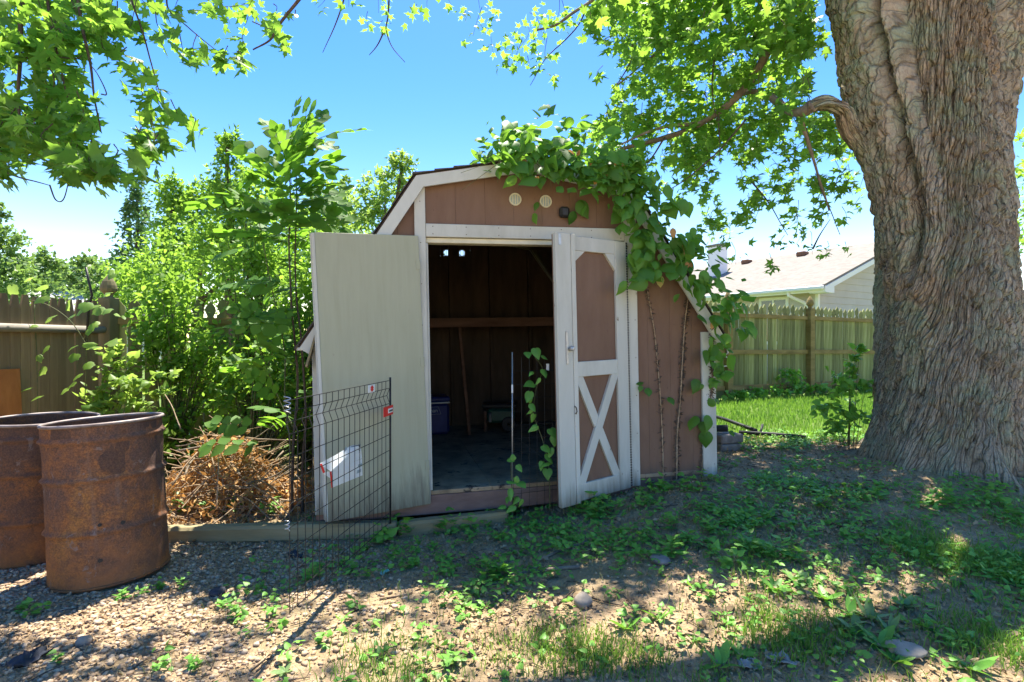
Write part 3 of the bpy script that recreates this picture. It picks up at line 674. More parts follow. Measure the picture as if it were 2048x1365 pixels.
# back fence from the corner post behind the shrubs to the far right
bf = thing('picket_fence', 'long mossy green picket fence with pointed tops behind shed and lawn', 'fence', (-4.44, 6.0, 0), math.atan2(.5, 1))
LEN = 17.0; pw = .129; ms = [picket_mesh('picket', pw, 1.80+.012*k, 'gothic', 'fenceR') for k in range(4)]
fdir = np.array([1, .5])/math.hypot(1, .5); sg = np.linspace(0, LEN, 60); gline = ground(-4.44+fdir[0]*sg, 6+fdir[1]*sg)
def fz(s): return float(np.interp(s, sg, gline))
s = .10; k = 0
while s < LEN:
    if random.random() > .012:
        obj('picket', ms[k % 4], bf, Matrix.Translation((s+random.uniform(-.003, .003), .05+random.uniform(-.003, .003), fz(s)+.03+random.uniform(-.022, .022))) @ Matrix.Rotation(random.uniform(-.013, .013), 4, 'Y') @ Matrix.Rotation(random.uniform(-.09, .09), 4, 'Z'))
    s += pw+(random.choice((.0, .003, .004, .012)) if s > 3 else random.choice((.002, .006, .016, .02))); k += 1
posts = [2.376*k for k in range(1, 6)]+[2.376*5+2.47, 2.376*5+4.9]
for a, b in zip([0]+posts[:-1], posts):
    for h, hw in ((.22, .09), (.90, .085), (1.60, .075)):
        MB().bar((a+.07, .02, fz(a)+h), (b-.07, .02, fz(b)+h), hw, .038, (0, 0, 1)).build('rail', M['railR'], bf)
for pz in posts:
    q = post_mb(pz, 0, fz(pz), 1.80, .135).build('post', M['railR'], bf); finial(pz, 0, fz(pz)+1.80, .12).build('finial', M['railR'], q)
# left fence: from the corner post towards the camera
lf = thing('picket_fence', 'grey-brown flat-topped picket fence with bright rail beside the rusty drums', 'fence', (-4.44, 6.0, -.05), R_(-94))
pw = .094; ms = [picket_mesh('picket', pw, 1.80, 'dog', 'fenceL') for k in range(3)]; s = .16; k = 0
while s < 5.2:
    obj('picket', ms[k % 3], lf, Matrix.Translation((s, -.036+random.uniform(-.003, .003), .03+random.uniform(-.01, .01))) @ Matrix.Rotation(random.uniform(-.006, .006), 4, 'Y')); s += pw+random.choice((0, .001, .003, .004)); k += 1
for h in (.25, 1.52):
    MB().tube([(.06, -.002, h), (2.6, -.002, h), (5.2, -.002, h)], .04, 10).build('rail', M['railL' if h > 1 else 'fenceL'], lf, True)
q = post_mb(0, 0, 0, 1.875, .14).build('post', M['postL'], lf); finial(0, 0, 1.875, .14).build('finial', M['postL'], q)
post_mb(2.5, -.11, 0, 1.70, .10).build('post', M['fenceL'], lf)
o = MB().box((0, 0, 0), (.55, .014, 1.0), .002).build('plywood_board', M['boardorange']); pp = P(40, 745, 4.95)
o.matrix_world = Matrix.Translation((pp[0]-.05, 4.55, .18)) @ Matrix.Rotation(R_(-100+180), 4, 'Z') @ Matrix.Rotation(R_(4), 4, 'X')
o.matrix_world = Matrix.Translation((-4.52, 4.45, .10)) @ Matrix.Rotation(R_(84), 4, 'Z') @ Matrix.Rotation(R_(-3), 4, 'X')
tag(o, 'orange-brown plywood board leaning on the left fence', 'board')
o = MB().tube([P(172, 535, 5.2), P(178, 565, 5.2), P(184, 590, 5.2), P(178, 612, 5.22), P(172, 700, 5.25)], .011, 8).build('bent_rod', M['black'], None, True); tag(o, 'thin bent black rod standing above the left fence', 'rod')

# ------------------------------------------------------------------ house beyond the fence
HC = np.array([8.13, 14.5]); la = math.atan2(.861, -.509)
house = thing('house', 'single-storey house with grey siding and tan shingle roof beyond the fence', 'house', (HC[0], HC[1], 0), la)
# local x runs back-left along the eave wall, local -y runs back-right along the gable wall
HL, HW, EZ = 13.0, 8.0, 2.80; PITCH = .37; RZ = EZ+HW/2*PITCH
def hp(mb, name, mat, par=None): return mb.build(name, M[mat], par or house)
nb = 13; bh = .19
for k in range(15):
    z0 = -.1+k*bh
    hp(MB().prism([(-.02, z0), (.0, z0), (.0, z0+bh-.002), (-.006, z0+bh-.002)], .0, HL, 'x').add([], []), 'siding_board', 'housewall').matrix_basis = Matrix.Scale(-1, 4, (0, 1, 0))
for k in range(22):                                           # gable siding, cut to the rake
    z0 = -.1+k*bh; h = max(0, z0+bh/2-EZ); y0 = h/PITCH; y1 = HW-h/PITCH
    if y1-y0 > .3:
        hp(MB().prism([(-.022, z0), (-.001, z0), (-.001, z0+bh-.002), (-.007, z0+bh-.002)], -y1, -y0-.0, 'y').add([], []), 'siding_board', 'housewall')
hp(MB().box((.0, -HW, -.1), (HL, -.002, EZ-.01)), 'wall_core', 'housewall')
hp(MB().box((-.03, -.06, -.1), (.05, .03, EZ)), 'corner_board', 'housewhite')
ov = .42
for sgn in (0, 1):
    y0, y1 = (ov, -HW/2) if sgn == 0 else (-HW-ov, -HW/2); z0 = EZ-ov*PITCH+.10
    hp(MB().prism([(y0, z0), (y1, RZ+.10), (y1, RZ+.16), (y0, z0+.06)], -ov, HL+ov, 'x'), 'roof', 'houseroof')
    q = [(y0, z0-.13), (y1, RZ-.04), (y1, RZ+.098), (y0, z0-.001)]
    hp(MB().prism(q, -ov-.02, -ov, 'x'), 'rake_board', 'housewhite')
hp(MB().box((-ov, .0, EZ-.03), (HL+ov, ov-.03, EZ-.01)), 'soffit', 'soffit')
hp(MB().box((-ov-.021, ov-.03, EZ-ov*PITCH-.03), (HL+ov, ov-.01, EZ-ov*PITCH+.12)), 'fascia_board', 'housewhite')
hp(MB().box((-ov, ov-.008, EZ-ov*PITCH+.02), (HL+ov, ov+.10, EZ-ov*PITCH+.14), .03), 'gutter', 'housewhite')
hp(MB().box((-ov-.022, .0, EZ-ov*PITCH-.05), (.0, ov-.035, EZ-.04)), 'eave_return', 'housewhite')
hp(MB().tube([(.55, ov+.02, EZ-.12), (.55, ov+.0, EZ-.22), (.30, .10, EZ-.42), (.22, .05, EZ-.55), (.22, .05, 0)], .045, 8), 'downspout', 'housewhite')
gab = MB().add([(-.001, -.3, EZ-.05), (-.001, -HW+.3, EZ-.05), (-.001, -HW/2, RZ-.02)], [(0, 1, 2)]); hp(gab, 'gable_sheathing', 'housewall')
for (x0, x1) in ((.80, 1.72), (2.5, 3.4), (6.2, 7.6)):
    w = hp(MB().box((x0, -.02, 1.25), (x1, .0305, 2.60), .004), 'window', 'housewhite')
    n = 2; ww = (x1-x0-.18-.05)/2
    for k in range(2):
        a = x0+.09+k*(ww+.05); hp(MB().box((a, .0308, 1.34), (a+ww, .034, 2.51), .001), 'pane', 'pane', w)
    hp(MB().box((x0+.09+ww, .0345, 1.34), (x0+.14+ww, .045, 2.51), .003), 'mullion', 'housewhite', w)
ch = hp(MB().box((4.75, -HW/2+1.5, RZ-.9), (5.25, -HW/2+2.0, RZ+.50), .02), 'chimney', 'housewhite')
hp(MB().box((4.70, -HW/2+1.45, RZ+.505), (5.30, -HW/2+2.05, RZ+.58), .01), 'chimney_cap', 'concrete', ch)
for x in (2.4, 4.55): hp(MB().box((x, -HW/2+.35, RZ-.06), (x+.3, -HW/2+.65, RZ+.10), .03), 'roof_vent', 'shelfwood')
# small cross gable on the far end of the eave roof
q = [(4.0, EZ+.12), (5.7, EZ+.78), (7.4, EZ+.12), (7.4, EZ+.06), (5.7, EZ+.70), (4.0, EZ+.06)]
hp(MB().prism(q, -1.9, ov+.01, 'y'), 'porch_roof', 'houseroof')

fh = thing('house', 'distant house with pale grey roof among the trees', 'house', (-27.0, 33.0, 0), R_(15))
MB().box((-5, -3, -1), (5, 3, 2.6), .02).build('wall', M['housewall'], fh)
for sgn in (1, -1): MB().prism([(sgn*3.4, 2.5), (0, 4.2), (0, 4.35), (sgn*3.4, 2.65)], -5.4, 5.4, 'x').build('roof', M['farroof'], fh)
MB().tube([(-.5, -1, 3.5), (-.5, -1, 4.5)], .15, 8).build('flue', M['black'], fh)

# ------------------------------------------------------------------ landscape timbers, blocks, pipes
def timber(label, a, b, z=.0, grp=None):
    a = np.array(a, float); b = np.array(b, float); d = b-a
    o = MB().box((0, -.05, 0), (float(np.linalg.norm(d)), .05, .115), .018).build('landscape_timber', M['timber'])
    o.location = (a[0], a[1], z+gz(*a)); o.rotation_euler = (0, -math.atan2(gz(*b)-gz(*a), np.linalg.norm(d))*.6, math.atan2(d[1], d[0])); return tag(o, label, 'timber', grp)
timber('long edging timber running from the rusty drum to the shed door', (-2.45, 3.68), (-.80, 3.80), -.02)
timber('short grey edging timber lying under the shed doorway', (-.79, 3.80), (-.03, 3.985), -.025)
for k, (px, py, Y, rz, dz) in enumerate(((1456, 905, 5.55, .2, .0), (1452, 890, 5.58, .35, .092))):
    g = P(px, py, Y); o = MB().box((-.14, -.10, 0), (.14, .10, .09), .012).build('paver_block', M['concrete']); o.location = (g[0], g[1], gz(g[0], g[1])-.02+dz); o.rotation_euler = (0, 0, rz)
    tag(o, ['lower grey paver block beside the shed corner', 'upper grey paver block stacked beside the shed corner'][k], 'paver')
def pipe(label, pts, r):
    o = MB().tube(pts, r, 10).build('drain_pipe', M['pipe'], None, True); return tag(o, label, 'pipe')
def gp(px, py, h): q = on_ground(px, py); q[2] += h; return q
pipe('long black pipe lying flat on the dirt at the lawn edge', [gp(1478, 876, .06), gp(1545, 878, .05), gp(1612, 884, .045)], .024)
pipe('black pipe slanting across the lawn edge from behind the shed', [gp(1405, 838, .09), gp(1455, 853, .08), gp(1512, 874, .07)], .022)
pipe('short fat black pipe end resting on the paver blocks', [P(1400, 858, 5.7), P(1455, 857, 5.55)], .036)
pipe('short black pipe stub standing up from the long pipe', [gp(1520, 875, .03), gp(1525, 872, .13)], .014)
o = MB().tube([P(1452, 690, 4.75), P(1456, 706, 4.75), P(1450, 712, 4.75), P(1461, 722, 4.75), P(1462, 732, 4.75), P(1446, 733, 4.75), P(1432, 731, 4.72)], .0055, 6).build('hanging_cord', M['cord'], None, True); tag(o, 'thin white cord hanging in a hook below the shed eave', 'cord')

# ------------------------------------------------------------------ wire panels
def wire_panel(name, label, p0, p1, z0, H, nv, rows, vb, r=.0022, lean=0, grp=None):
    "welded panel from p0 to p1 on the ground; vb = depth of the V bend"
    t = thing(name, label, 'wire panel'); p0 = np.array(p0); p1 = np.array(p1); d = p1-p0; Ln = np.linalg.norm(d); d = d/Ln; nn = np.array([-d[1], d[0]])
    def at(s, h):
        off = 0
        if vb: off = vb*max(0, 1-abs(h-(H-.105))/.052)
        q = p0+d*s+nn*(off+lean*h/H); return (q[0], q[1], z0+h)
    hs = [0]+([H-.158, H-.105, H-.053] if vb else [])+[H]
    for k in range(nv):
        s = Ln*k/(nv-1); MB().tube([at(s, h) for h in hs], r, 5).build('wire', M['wire'], t)
    for h in rows: MB().tube([at(0, h), at(Ln, h)], r, 5).build('wire', M['wire'], t)
    return t, at
H = .985
A, B = (-1.02, 2.50), (-.84, 3.74)
rows = [0.01]+[H-.265-.107*k for k in range(7)]+[H-.158, H-.105, H-.053, H-.001]
wp, at = wire_panel('wire_panel', 'black welded wire panel with bent top rows leaning before the open white door', A, B, gz(-.9, 3.1)+.10, H, 19, rows, .020)
Ln = math.hypot(B[0]-A[0], B[1]-A[1])
MB().tube([at(Ln+.012, .0), at(Ln+.012, H+.02)], .007, 8).build('end_rod', M['black'], wp, True)
sp = MB(); c0 = np.array(at(-.02, H-.01))
sp.tube([(c0[0]+.014*math.cos(a), c0[1]+.014*math.sin(a), c0[2]-.05+a*.0035) for a in np.linspace(0, 14*math.pi/2, 60)], .0028, 5); sp.build('coil_spring', M['steel'], wp)
sp = MB(); c0 = np.array(at(-.02, .42)); sp.tube([(c0[0]+.010*math.cos(a), c0[1]+.010*math.sin(a), c0[2]-.03+a*.003) for a in np.linspace(0, 10*math.pi/2, 44)], .0024, 5); sp.build('coil_spring', M['steel'], wp)
def card(name, s0, s1, h0, h1, mat, off, par, y=0.0015):
    c = [np.array(at(a, h))+np.array([off, 0, 0]) for a, h in ((s0, h0), (s1, h0), (s1, h1), (s0, h1))]
    e = np.array([y, 0, 0]); mb = MB(); mb.add([*(q-e for q in c), *(q+e for q in c)], [(0, 1, 2, 3), (7, 6, 5, 4), (0, 4, 5, 1), (1, 5, 6, 2), (2, 6, 7, 3), (3, 7, 4, 0)]); return mb.build(name, M[mat], par)
tg = card('red_tag', Ln-.14, Ln+.03, H-.235, H-.170, 'red', .012, wp); card('tag_window', Ln-.065, Ln+.015, H-.218, H-.188, 'card', .015, tg)
card('tag_print', Ln-.055, Ln+.006, H-.209, H-.198, 'ink', .0175, tg)
tg = card('arrow_label', Ln-.375, Ln-.275, H-.052, H-.004, 'card', .006, wp)
card('arrow_shaft', Ln-.335, Ln-.313, H-.046, H-.010, 'red', .0085, tg)
for h, w in ((H-.022, 1), (H-.034, 1)): card('arrow_head', Ln-.345, Ln-.303, h-.004, h+.004, 'red', .0088, tg)

def w2(px, py, Y): return P(px, py, Y)
# folded paper sleeve hung on the panel
sl_ = thing('paper_sleeve', 'torn white and red printed package sleeve tied on the wire panel', 'package sleeve')
def sheet(name, pts, mat, par, th=.0012):
    pts = [np.array(p) for p in pts]; e = np.array([0, th, 0]); n = len(pts); mb = MB()
    mb.add([*(q-e for q in pts), *(q+e for q in pts)], [tuple(range(n)), tuple(range(2*n-1, n-1, -1))]+[(i, i+n, (i+1) % n+n, (i+1) % n) for i in range(n)]); return mb.build(name, M[mat], par)
D = lambda px: 3.02+(px-640)*.0045
def q_(px, py, dy=0): return P(px, py, D(px)+dy)
up = sheet('upper_flap', [q_(638, 928, -.03), q_(662, 943, -.05), q_(724, 917), q_(721, 889), q_(700, 893), q_(672, 910, -.01)], 'card', sl_)
lo = sheet('lower_flap', [q_(660, 942, -.035), q_(664, 976, -.03), q_(725, 951), q_(724, 918, -.006)], 'card', sl_)
sheet('inner_flap', [q_(647, 948, -.02), q_(660, 956, -.034), q_(660, 943, -.034), q_(650, 945, -.03)], 'card', sl_)
sheet('red_edge', [q_(640, 928.5, -.036), q_(644, 928, -.036), q_(650, 945, -.05), q_(646, 947, -.046)], 'red', up)
sheet('red_edge', [q_(660, 944, -.039), q_(663, 943, -.039), q_(666, 975, -.035), q_(663, 976.5, -.034)], 'red', lo)
sheet('dark_corner', [q_(701, 894, -.004), q_(721, 889, -.004), q_(721, 895.5, -.004), q_(702, 898, -.004)], 'ink', up)
for a, b in (((706, 903), (720, 899)), ((720, 899), (720, 905)), ((720, 905), (708, 909)), ((708, 909), (706, 903))):
    pa, pb = q_(*a, -.006), q_(*b, -.006); MB().tube([pa, pb], .0012, 5).build('logo_line', M['ink'], up)
for k in range(5):
    a = 709+k*2.3; MB().tube([q_(a, 906.5-k*.7, -.006), q_(a+.6, 902.5-k*.65, -.006)], .0013, 5).build('logo_stroke', M['ink'], up)
for k in range(6): MB().tube([q_(707+k*2.2, 920-k*.7, -.006), q_(708.3+k*2.2, 919.6-k*.7, -.006)], .0016, 5).build('print_line', M['ink'], up)
for k, (x, y, w, h) in enumerate(((676, 918, 9, 6), (688, 908, 6, 9), (690, 900, 4, 5))): sheet('print_picture', [q_(x, y, -.012), q_(x+w, y-w*.4, -.008), q_(x+w, y-w*.4-h, -.008), q_(x, y-h, -.012)], 'greyprint', up, .0004)
for k, (x, y, w, h) in enumerate(((671, 966, 5, 20), (686, 944, 8, 8), (708, 934, 6, 8), (713, 948, 9, 6), (716, 936, 8, 6))): sheet('print_picture', [q_(x, y, -.012), q_(x+w, y-w*.4, -.012), q_(x+w, y-w*.4-h, -.012), q_(x, y-h, -.012)], 'greyprint', lo, .0004)
# second panel standing in the doorway
wd, at2 = wire_panel('wire_panel', 'second black wire panel standing in the dark shed doorway', tuple(shed_w(.60, -.10, 0)[:2]), tuple(shed_w(1.10, -.01, 0)[:2]), gz(.1, 4.1)+.02, 1.16, 9, [.05, .15, .25, .35, .45, .56, .66, .76, .86, .96, 1.06], 0, .0018)
MB().tube([at2(-.012, 0), at2(-.012, 1.20)], .004, 8).build('end_rod', M['steel'], wd, True)
e = np.array(at2(-.012, .93)); MB().box(e-np.array([.006, .006, .03]), e+np.array([.006, .004, .03]), .001).build('white_tag', M['card'], wd)
e = np.array(at2(.28, 1.09)); MB().box(e-np.array([.011, .002, .03]), e+np.array([.011, .002, .02]), .0005).build('white_tag', M['card'], wd)
# ------------------------------------------------------------------ the old maple: trunk
maple = thing('maple_tree', 'huge old maple with furrowed bark and overhanging green branches', 'tree', (3.75, 4.7, gz(3.75, 4.7)))
MO = np.array([3.75, 4.7, gz(3.75, 4.7)])
def lerp(z, tab): return np.interp(z, [t[0] for t in tab], [t[1] for t in tab])
LOBES = [  # centre x, centre y, radius against height
 ([(0, 3.66), (.8, 3.76), (1.7, 3.80), (2.6, 3.82), (3.4, 3.70), (4.3, 3.60), (5.2, 3.5)], [(0, 4.72), (5.2, 4.75)], [(0, .52), (.5, .50), (1.2, .50), (1.7, .47), (2.6, .42), (4.3, .43), (5.2, .42)]),
 ([(0, 3.50), (1.0, 3.53), (1.7, 3.53), (2.6, 3.40), (3.4, 3.16), (4.3, 3.02), (5.2, 2.86)], [(0, 4.65), (1.7, 4.66), (5.2, 4.75)], [(0, .25), (1.0, .27), (1.7, .275), (2.6, .28), (4.3, .27), (5.2, .25)]),
 ([(0, 4.10), (1.7, 4.03), (2.6, 4.02), (3.2, 4.05), (4.3, 4.20), (5.2, 4.42)], [(0, 4.7), (5.2, 4.8)], [(0, .42), (.7, .32), (1.7, .26), (2.6, .24), (3.2, .26), (4.3, .34), (5.2, .36)]),
 ([(0, 3.85), (2.5, 3.85), (5.2, 3.9)], [(0, 5.0), (5.2, 5.15)], [(0, .46), (2.5, .40), (5.2, .42)]),
]
ROOTS = [(205, .08, .16), (235, .20, .13), (262, .46, .16), (297, .36, .16), (335, .5, .24), (20, .5, .25), (90, .5, .25), (150, .12, .2)]   # direction, reach, width
nt, nz = 520, 640
zt = np.concatenate([np.linspace(-.25, .5, 150, endpoint=False), np.linspace(.5, 5.2, nz-150)])
th = np.linspace(0, 2*math.pi, nt, endpoint=False)
# more vertices on the side that shows
th = th+.55*np.sin(th-R_(250)+math.pi)*1.0
TH, ZZ = np.meshgrid(th, zt); Dx, Dy = np.cos(TH), np.sin(TH); CX, CY = 3.75, 4.72
hits = []
for cx, cy, cr in LOBES:
    ox = lerp(ZZ, cx)-CX; oy = lerp(ZZ, cy)-CY; r = lerp(ZZ, cr); b = Dx*ox+Dy*oy; disc = b*b-(ox*ox+oy*oy-r*r)
    hits.append(np.where(disc > 0, b+np.sqrt(np.maximum(disc, 0)), .05))
hits = np.stack(hits); kk = 60.0; RR = np.log(np.sum(np.exp(kk*hits), 0))/kk
zz = ZZ-MO[2]
for a, reach, wd_ in ROOTS:
    dth = (TH-R_(a)+math.pi) % (2*math.pi)-math.pi
    RR = RR+reach*np.exp(-(dth/wd_)**2)*np.exp(-np.maximum(zz+.12, 0)/.17)
RR = RR+.02*np.exp(-np.maximum(zz, 0)/.22)
# the deep cleft where the left stem parts from the main one, with a lip of bark beside it
vx, vy = CX+Dx*RR, CY+Dy*RR; ppx = 1024+1090*vx/vy; ppy = 682.5-1090*(ZZ-1.35)/vy
pcx = np.interp(ppy, [-150, 0, 120, 250, 380, 450, 520, 600], [1715, 1742, 1762, 1795, 1828, 1838, 1826, 1800])+10*noise3(np.stack([ppy/60, 0*ppy, 0*ppy], -1), 39)
dep = np.interp(ppy, [-150, 0, 200, 400, 520, 620], [.20, .19, .16, .13, .08, 0])*(Dy < 0)
RR = RR-dep*np.exp(-np.abs((ppx-pcx)/13)**1.5)+.4*dep*np.exp(-((ppx-pcx-30)/20)**2)+.15*dep*np.exp(-((ppx-pcx+30)/22)**2)
# bark: ridges that follow the twist of the stem
arc = (TH-R_(250))*.62
shear = np.where(ZZ < 2.2, .42*(2.2-ZZ)-.11*(2.2-ZZ)**2*.4, -.05*(ZZ-2.2))
q1 = np.stack([np.cos(TH)*1.2, np.sin(TH)*1.2, ZZ*.9], -1)
warp = .07*noise3(q1*2.0, 31)+.018*noise3(q1*6, 32)
av = arc+shear+warp
def crack(sa, sz, seed, w, wz=1.0):
    "long narrow fissures: 0 at the bottom of a crack, 1 on the plates"
    n = noise3(np.stack([av*sa, ZZ*sz+wz*noise3(q1*3, seed+50), np.zeros_like(av)+seed*.31], -1), seed)
    return 1-np.exp(-np.abs(n)/w)
def plate(sa, sz, seed, sharp):
    "flaky strips: each lifts at one edge and overlaps the next, and breaks off at its own heights"
    ph = av*sa+.5*noise3(np.stack([av*sa*.4, ZZ*sz*.8, np.zeros_like(av)+seed], -1), seed)*2
    i = np.floor(ph).astype(np.int64); fx = ph-i; hi = _hash(i, i*0+seed, i*0, seed)/4294967295.
    pz = ZZ*sz+hi*7+.5*noise3(np.stack([av*sa, ZZ*sz*2, np.zeros_like(av)+seed+3.3], -1), seed+1); j = np.floor(pz).astype(np.int64); fz_ = pz-j
    hj = _hash(i, j, i*0+seed, seed+2)/4294967295.
    edge = np.minimum(np.minimum(fx, 1-fx)*2.2, np.minimum(fz_, 1-fz_)*2.2*sa/sz*.35)
    return (.45*hj+.35*np.where(hj > .5, fx, 1-fx)+.2*(1-fz_))*(1-np.exp(-np.maximum(edge, 0)/sharp))
c1 = crack(6.5, .9, 41, .055); c2 = crack(14, 2.0, 42, .07)
p1 = plate(12, 3.4, 61, .09); p2 = plate(26, 9, 62, .12); fine = noise3(np.stack([av*70, ZZ*16, np.zeros_like(av)], -1), 49)
h = .24*c1+.15*c2+.52*p1+.36*p2+.10*fine
lumps = .035*noise3(q1*1.6, 45)+.018*noise3(q1*4, 46)
fade = np.clip(sstep(-.05, .35, zz), .3, 1)
RR = RR+lumps+(.075+.03*sstep(.8, 2.5, ZZ))*(h-.92)*fade
V = np.stack([CX+Dx*RR, CY+Dy*RR, ZZ], -1); V[..., 2] += .01*noise3(q1*9, 47)
ii = (np.arange(nz-1)[:, None]*nt+np.arange(nt)[None]); jj = (np.arange(nz-1)[:, None]*nt+(np.arange(nt)[None]+1) % nt)
F = np.stack([ii.ravel(), jj.ravel(), (jj+nt).ravel(), (ii+nt).ravel()], -1)
hh = np.clip((h-.12)/.85, 0, 1)
tme = np_mesh('trunk', V.reshape(-1, 3)-MO, F, M['bark'], hh.ravel(), True)
fa = tme.attributes.new('flow', 'FLOAT_VECTOR', 'POINT'); fa.data.foreach_set('vector', np.ascontiguousarray(np.stack([av, ZZ, 0*av], -1).reshape(-1), np.float32))
obj('trunk', tme, maple)

def spline(pts, n=12):
    pts = np.asarray(pts, float)
    if len(pts) < 3: return np.array([pts[0]+(pts[-1]-pts[0])*t for t in np.linspace(0, 1, n)])
    out = []; Q = np.vstack([2*pts[0]-pts[1], pts, 2*pts[-1]-pts[-2]])
    for k in range(len(pts)-1):
        a, b, c, d = Q[k:k+4]
        for t in np.linspace(0, 1, n, endpoint=(k == len(pts)-2)):
            out.append(.5*((2*b)+(c-a)*t+(2*a-5*b+4*c-d)*t*t+(3*b-a-3*c+d)*t**3))
    return np.array(out)
def wob(pts, amp, seed):
    pts = np.array(pts); q = pts*3.0; return pts+amp*np.stack([noise3(q, seed), noise3(q, seed+1), noise3(q, seed+2)], -1)
def limb(pts, r0, r1, name='limb', seed=0, mat='limb', n=9, amp=.04):
    p = wob(spline(pts), amp, 60+seed); r = np.linspace(r0, r1, len(p))*(1+.30*noise3(p*9+seed, 59)+.15*noise3(p*22+seed, 58))
    return MB().tube(p-MO, r, n).build(name, M[mat], maple, True), p
def bark_limb(pts, r0, r1, seed, nn_=40, mm=120, taper=1.0, flare=0):
    "a limb thick enough to show its bark: same fissured plates as the trunk"
    p = wob(spline(pts, 20), .03, 60+seed); t = np.linspace(0, 1, len(p)); ti = np.linspace(0, 1, mm)
    p = np.stack([np.interp(ti, t, p[:, k]) for k in range(3)], -1); Tn = np.gradient(p, axis=0); Tn /= np.linalg.norm(Tn, axis=1)[:, None]; ref = np.array([0, 1., 0]); Vs = []; Ls = np.concatenate([[0], np.cumsum(np.linalg.norm(np.diff(p, axis=0), axis=1))])
    r = r0+(r1-r0)*ti**taper+flare*np.exp(-ti*7); a = np.linspace(0, 2*math.pi, nn_, endpoint=False)
    A, B = np.meshgrid(a, np.arange(mm)); q = np.stack([np.cos(A)*1.5, np.sin(A)*1.5, Ls[B]*4], -1)
    n1 = noise3(np.stack([np.cos(A)*r0*14, np.sin(A)*r0*14, Ls[B]*2.2+seed], -1), 81); n2 = noise3(np.stack([np.cos(A)*r0*34, np.sin(A)*r0*34, Ls[B]*6], -1), 82)
    rr = r[B]*(1+.14*noise3(q*.8+seed, 83))+.030*(np.minimum(1, np.abs(n1)*6)-.8)*min(1, r0*9)+.016*(np.minimum(1, np.abs(n2)*6)-.8)
    for k in range(mm):
        u_ = np.cross(Tn[k], ref); u_ /= np.linalg.norm(u_); v_ = np.cross(Tn[k], u_); ref = np.cross(u_, Tn[k])
        Vs.append(p[k]+rr[k][:, None]*(np.cos(a)[:, None]*u_+np.sin(a)[:, None]*v_))
    ii = (np.arange(mm-1)[:, None]*nn_+np.arange(nn_)[None]); jj = (np.arange(mm-1)[:, None]*nn_+(np.arange(nn_)[None]+1) % nn_)
    me = np_mesh('limb', np.vstack(Vs)-MO, np.stack([ii.ravel(), jj.ravel(), (jj+nn_).ravel(), (ii+nn_).ravel()], -1), M['bark'], np.clip(.3+np.minimum(1, np.abs(n1)*5).ravel()*.7, 0, 1), True)
    fa = me.attributes.new('flow', 'FLOAT_VECTOR', 'POINT'); fa.data.foreach_set('vector', np.ascontiguousarray(np.stack([A*r0, Ls[B], 0*A], -1).reshape(-1), np.float32)); return obj('limb', me, maple)
# limbs above the picture and the ones that show
limb([(2.84, 4.75, 5.0), (2.3, 4.9, 6.2), (.8, 5.0, 7.6), (-1.5, 5.2, 8.4), (-4.2, 5.6, 8.6)], .24, .05, seed=1)
limb([(3.5, 4.75, 5.0), (3.3, 4.2, 6.6), (2.6, 3.0, 8.0), (1.5, 1.0, 8.8), (.5, -1.5, 9.0)], .40, .06, seed=2)
limb([(4.42, 4.8, 5.0), (5.2, 5.0, 6.6), (6.4, 5.3, 8.2), (7.8, 5.5, 9.2)], .34, .06, seed=3)
limb([(4.0, 5.15, 4.8), (4.0, 6.0, 6.5), (3.4, 7.6, 8.0), (2.6, 9.0, 8.6)], .38, .06, seed=4)
limb([(1.6, 5.0, 7.0), (.2, 4.0, 6.6), (-1.4, 3.7, 5.6), (-2.6, 3.6, 4.6)], .09, .02, seed=5)
limb([(-1.5, 5.2, 8.4), (-2.8, 4.6, 7.2), (-3.2, 3.9, 5.6), (-3.3, 3.5, 4.0)], .06, .012, seed=6)
# second stem leaning out to the right
bark_limb([(4.25, 4.85, .05), (4.65, 4.85, .9), (4.95, 4.9, 1.55), (5.6, 5.0, 2.6), (6.2, 5.1, 4.2)], .42, .22, 7, 120, 240)
# stub limb on the left side and where it goes on
bark_limb([(3.62, 4.80, 2.45), (3.30, 4.78, 2.80), P(1712, 276, 4.68), P(1688, 230, 4.62), P(1666, 211, 4.58), P(1642, 206, 4.56), P(1614, 218, 4.58)], .085, .05, 8, flare=.08)
limb([P(1625, 212, 4.53), P(1600, 226, 4.62), P(1562, 214, 4.9), P(1520, 186, 5.2), P(1480, 190, 5.5), P(1440, 165, 5.8)], .05, .012, seed=18, n=10, amp=.05)
limb([P(1610, 220, 4.6), P(1606, 245, 4.7), P(1620, 300, 4.8), P(1640, 365, 4.9), P(1658, 420, 5.0)], .022, .006, seed=19, n=8, amp=.03)
LB = {}
_, LB['a'] = limb([P(1640, -140, 5.2), P(1588, 0, 5.2), P(1545, 88, 5.2), P(1480, 186, 5.3), P(1410, 245, 5.4), P(1330, 276, 5.5), P(1240, 300, 5.6)], .055, .018, seed=9, amp=.03)
_, LB['b'] = limb([P(1400, 246, 5.42), P(1360, 252, 5.3), P(1300, 262, 5.2), P(1240, 290, 5.2)], .022, .008, seed=10)
_, LB['c'] = limb([P(1245, -60, 5.6), P(1180, 0, 5.6), P(1120, 45, 5.6), P(1075, 60, 5.6)], .022, .010, seed=11)
_, LB['d'] = limb([P(1430, -60, 5.8), P(1390, 30, 5.8), P(1350, 80, 5.8), P(1290, 125, 5.9), P(1235, 170, 6.0)], .026, .007, seed=12)
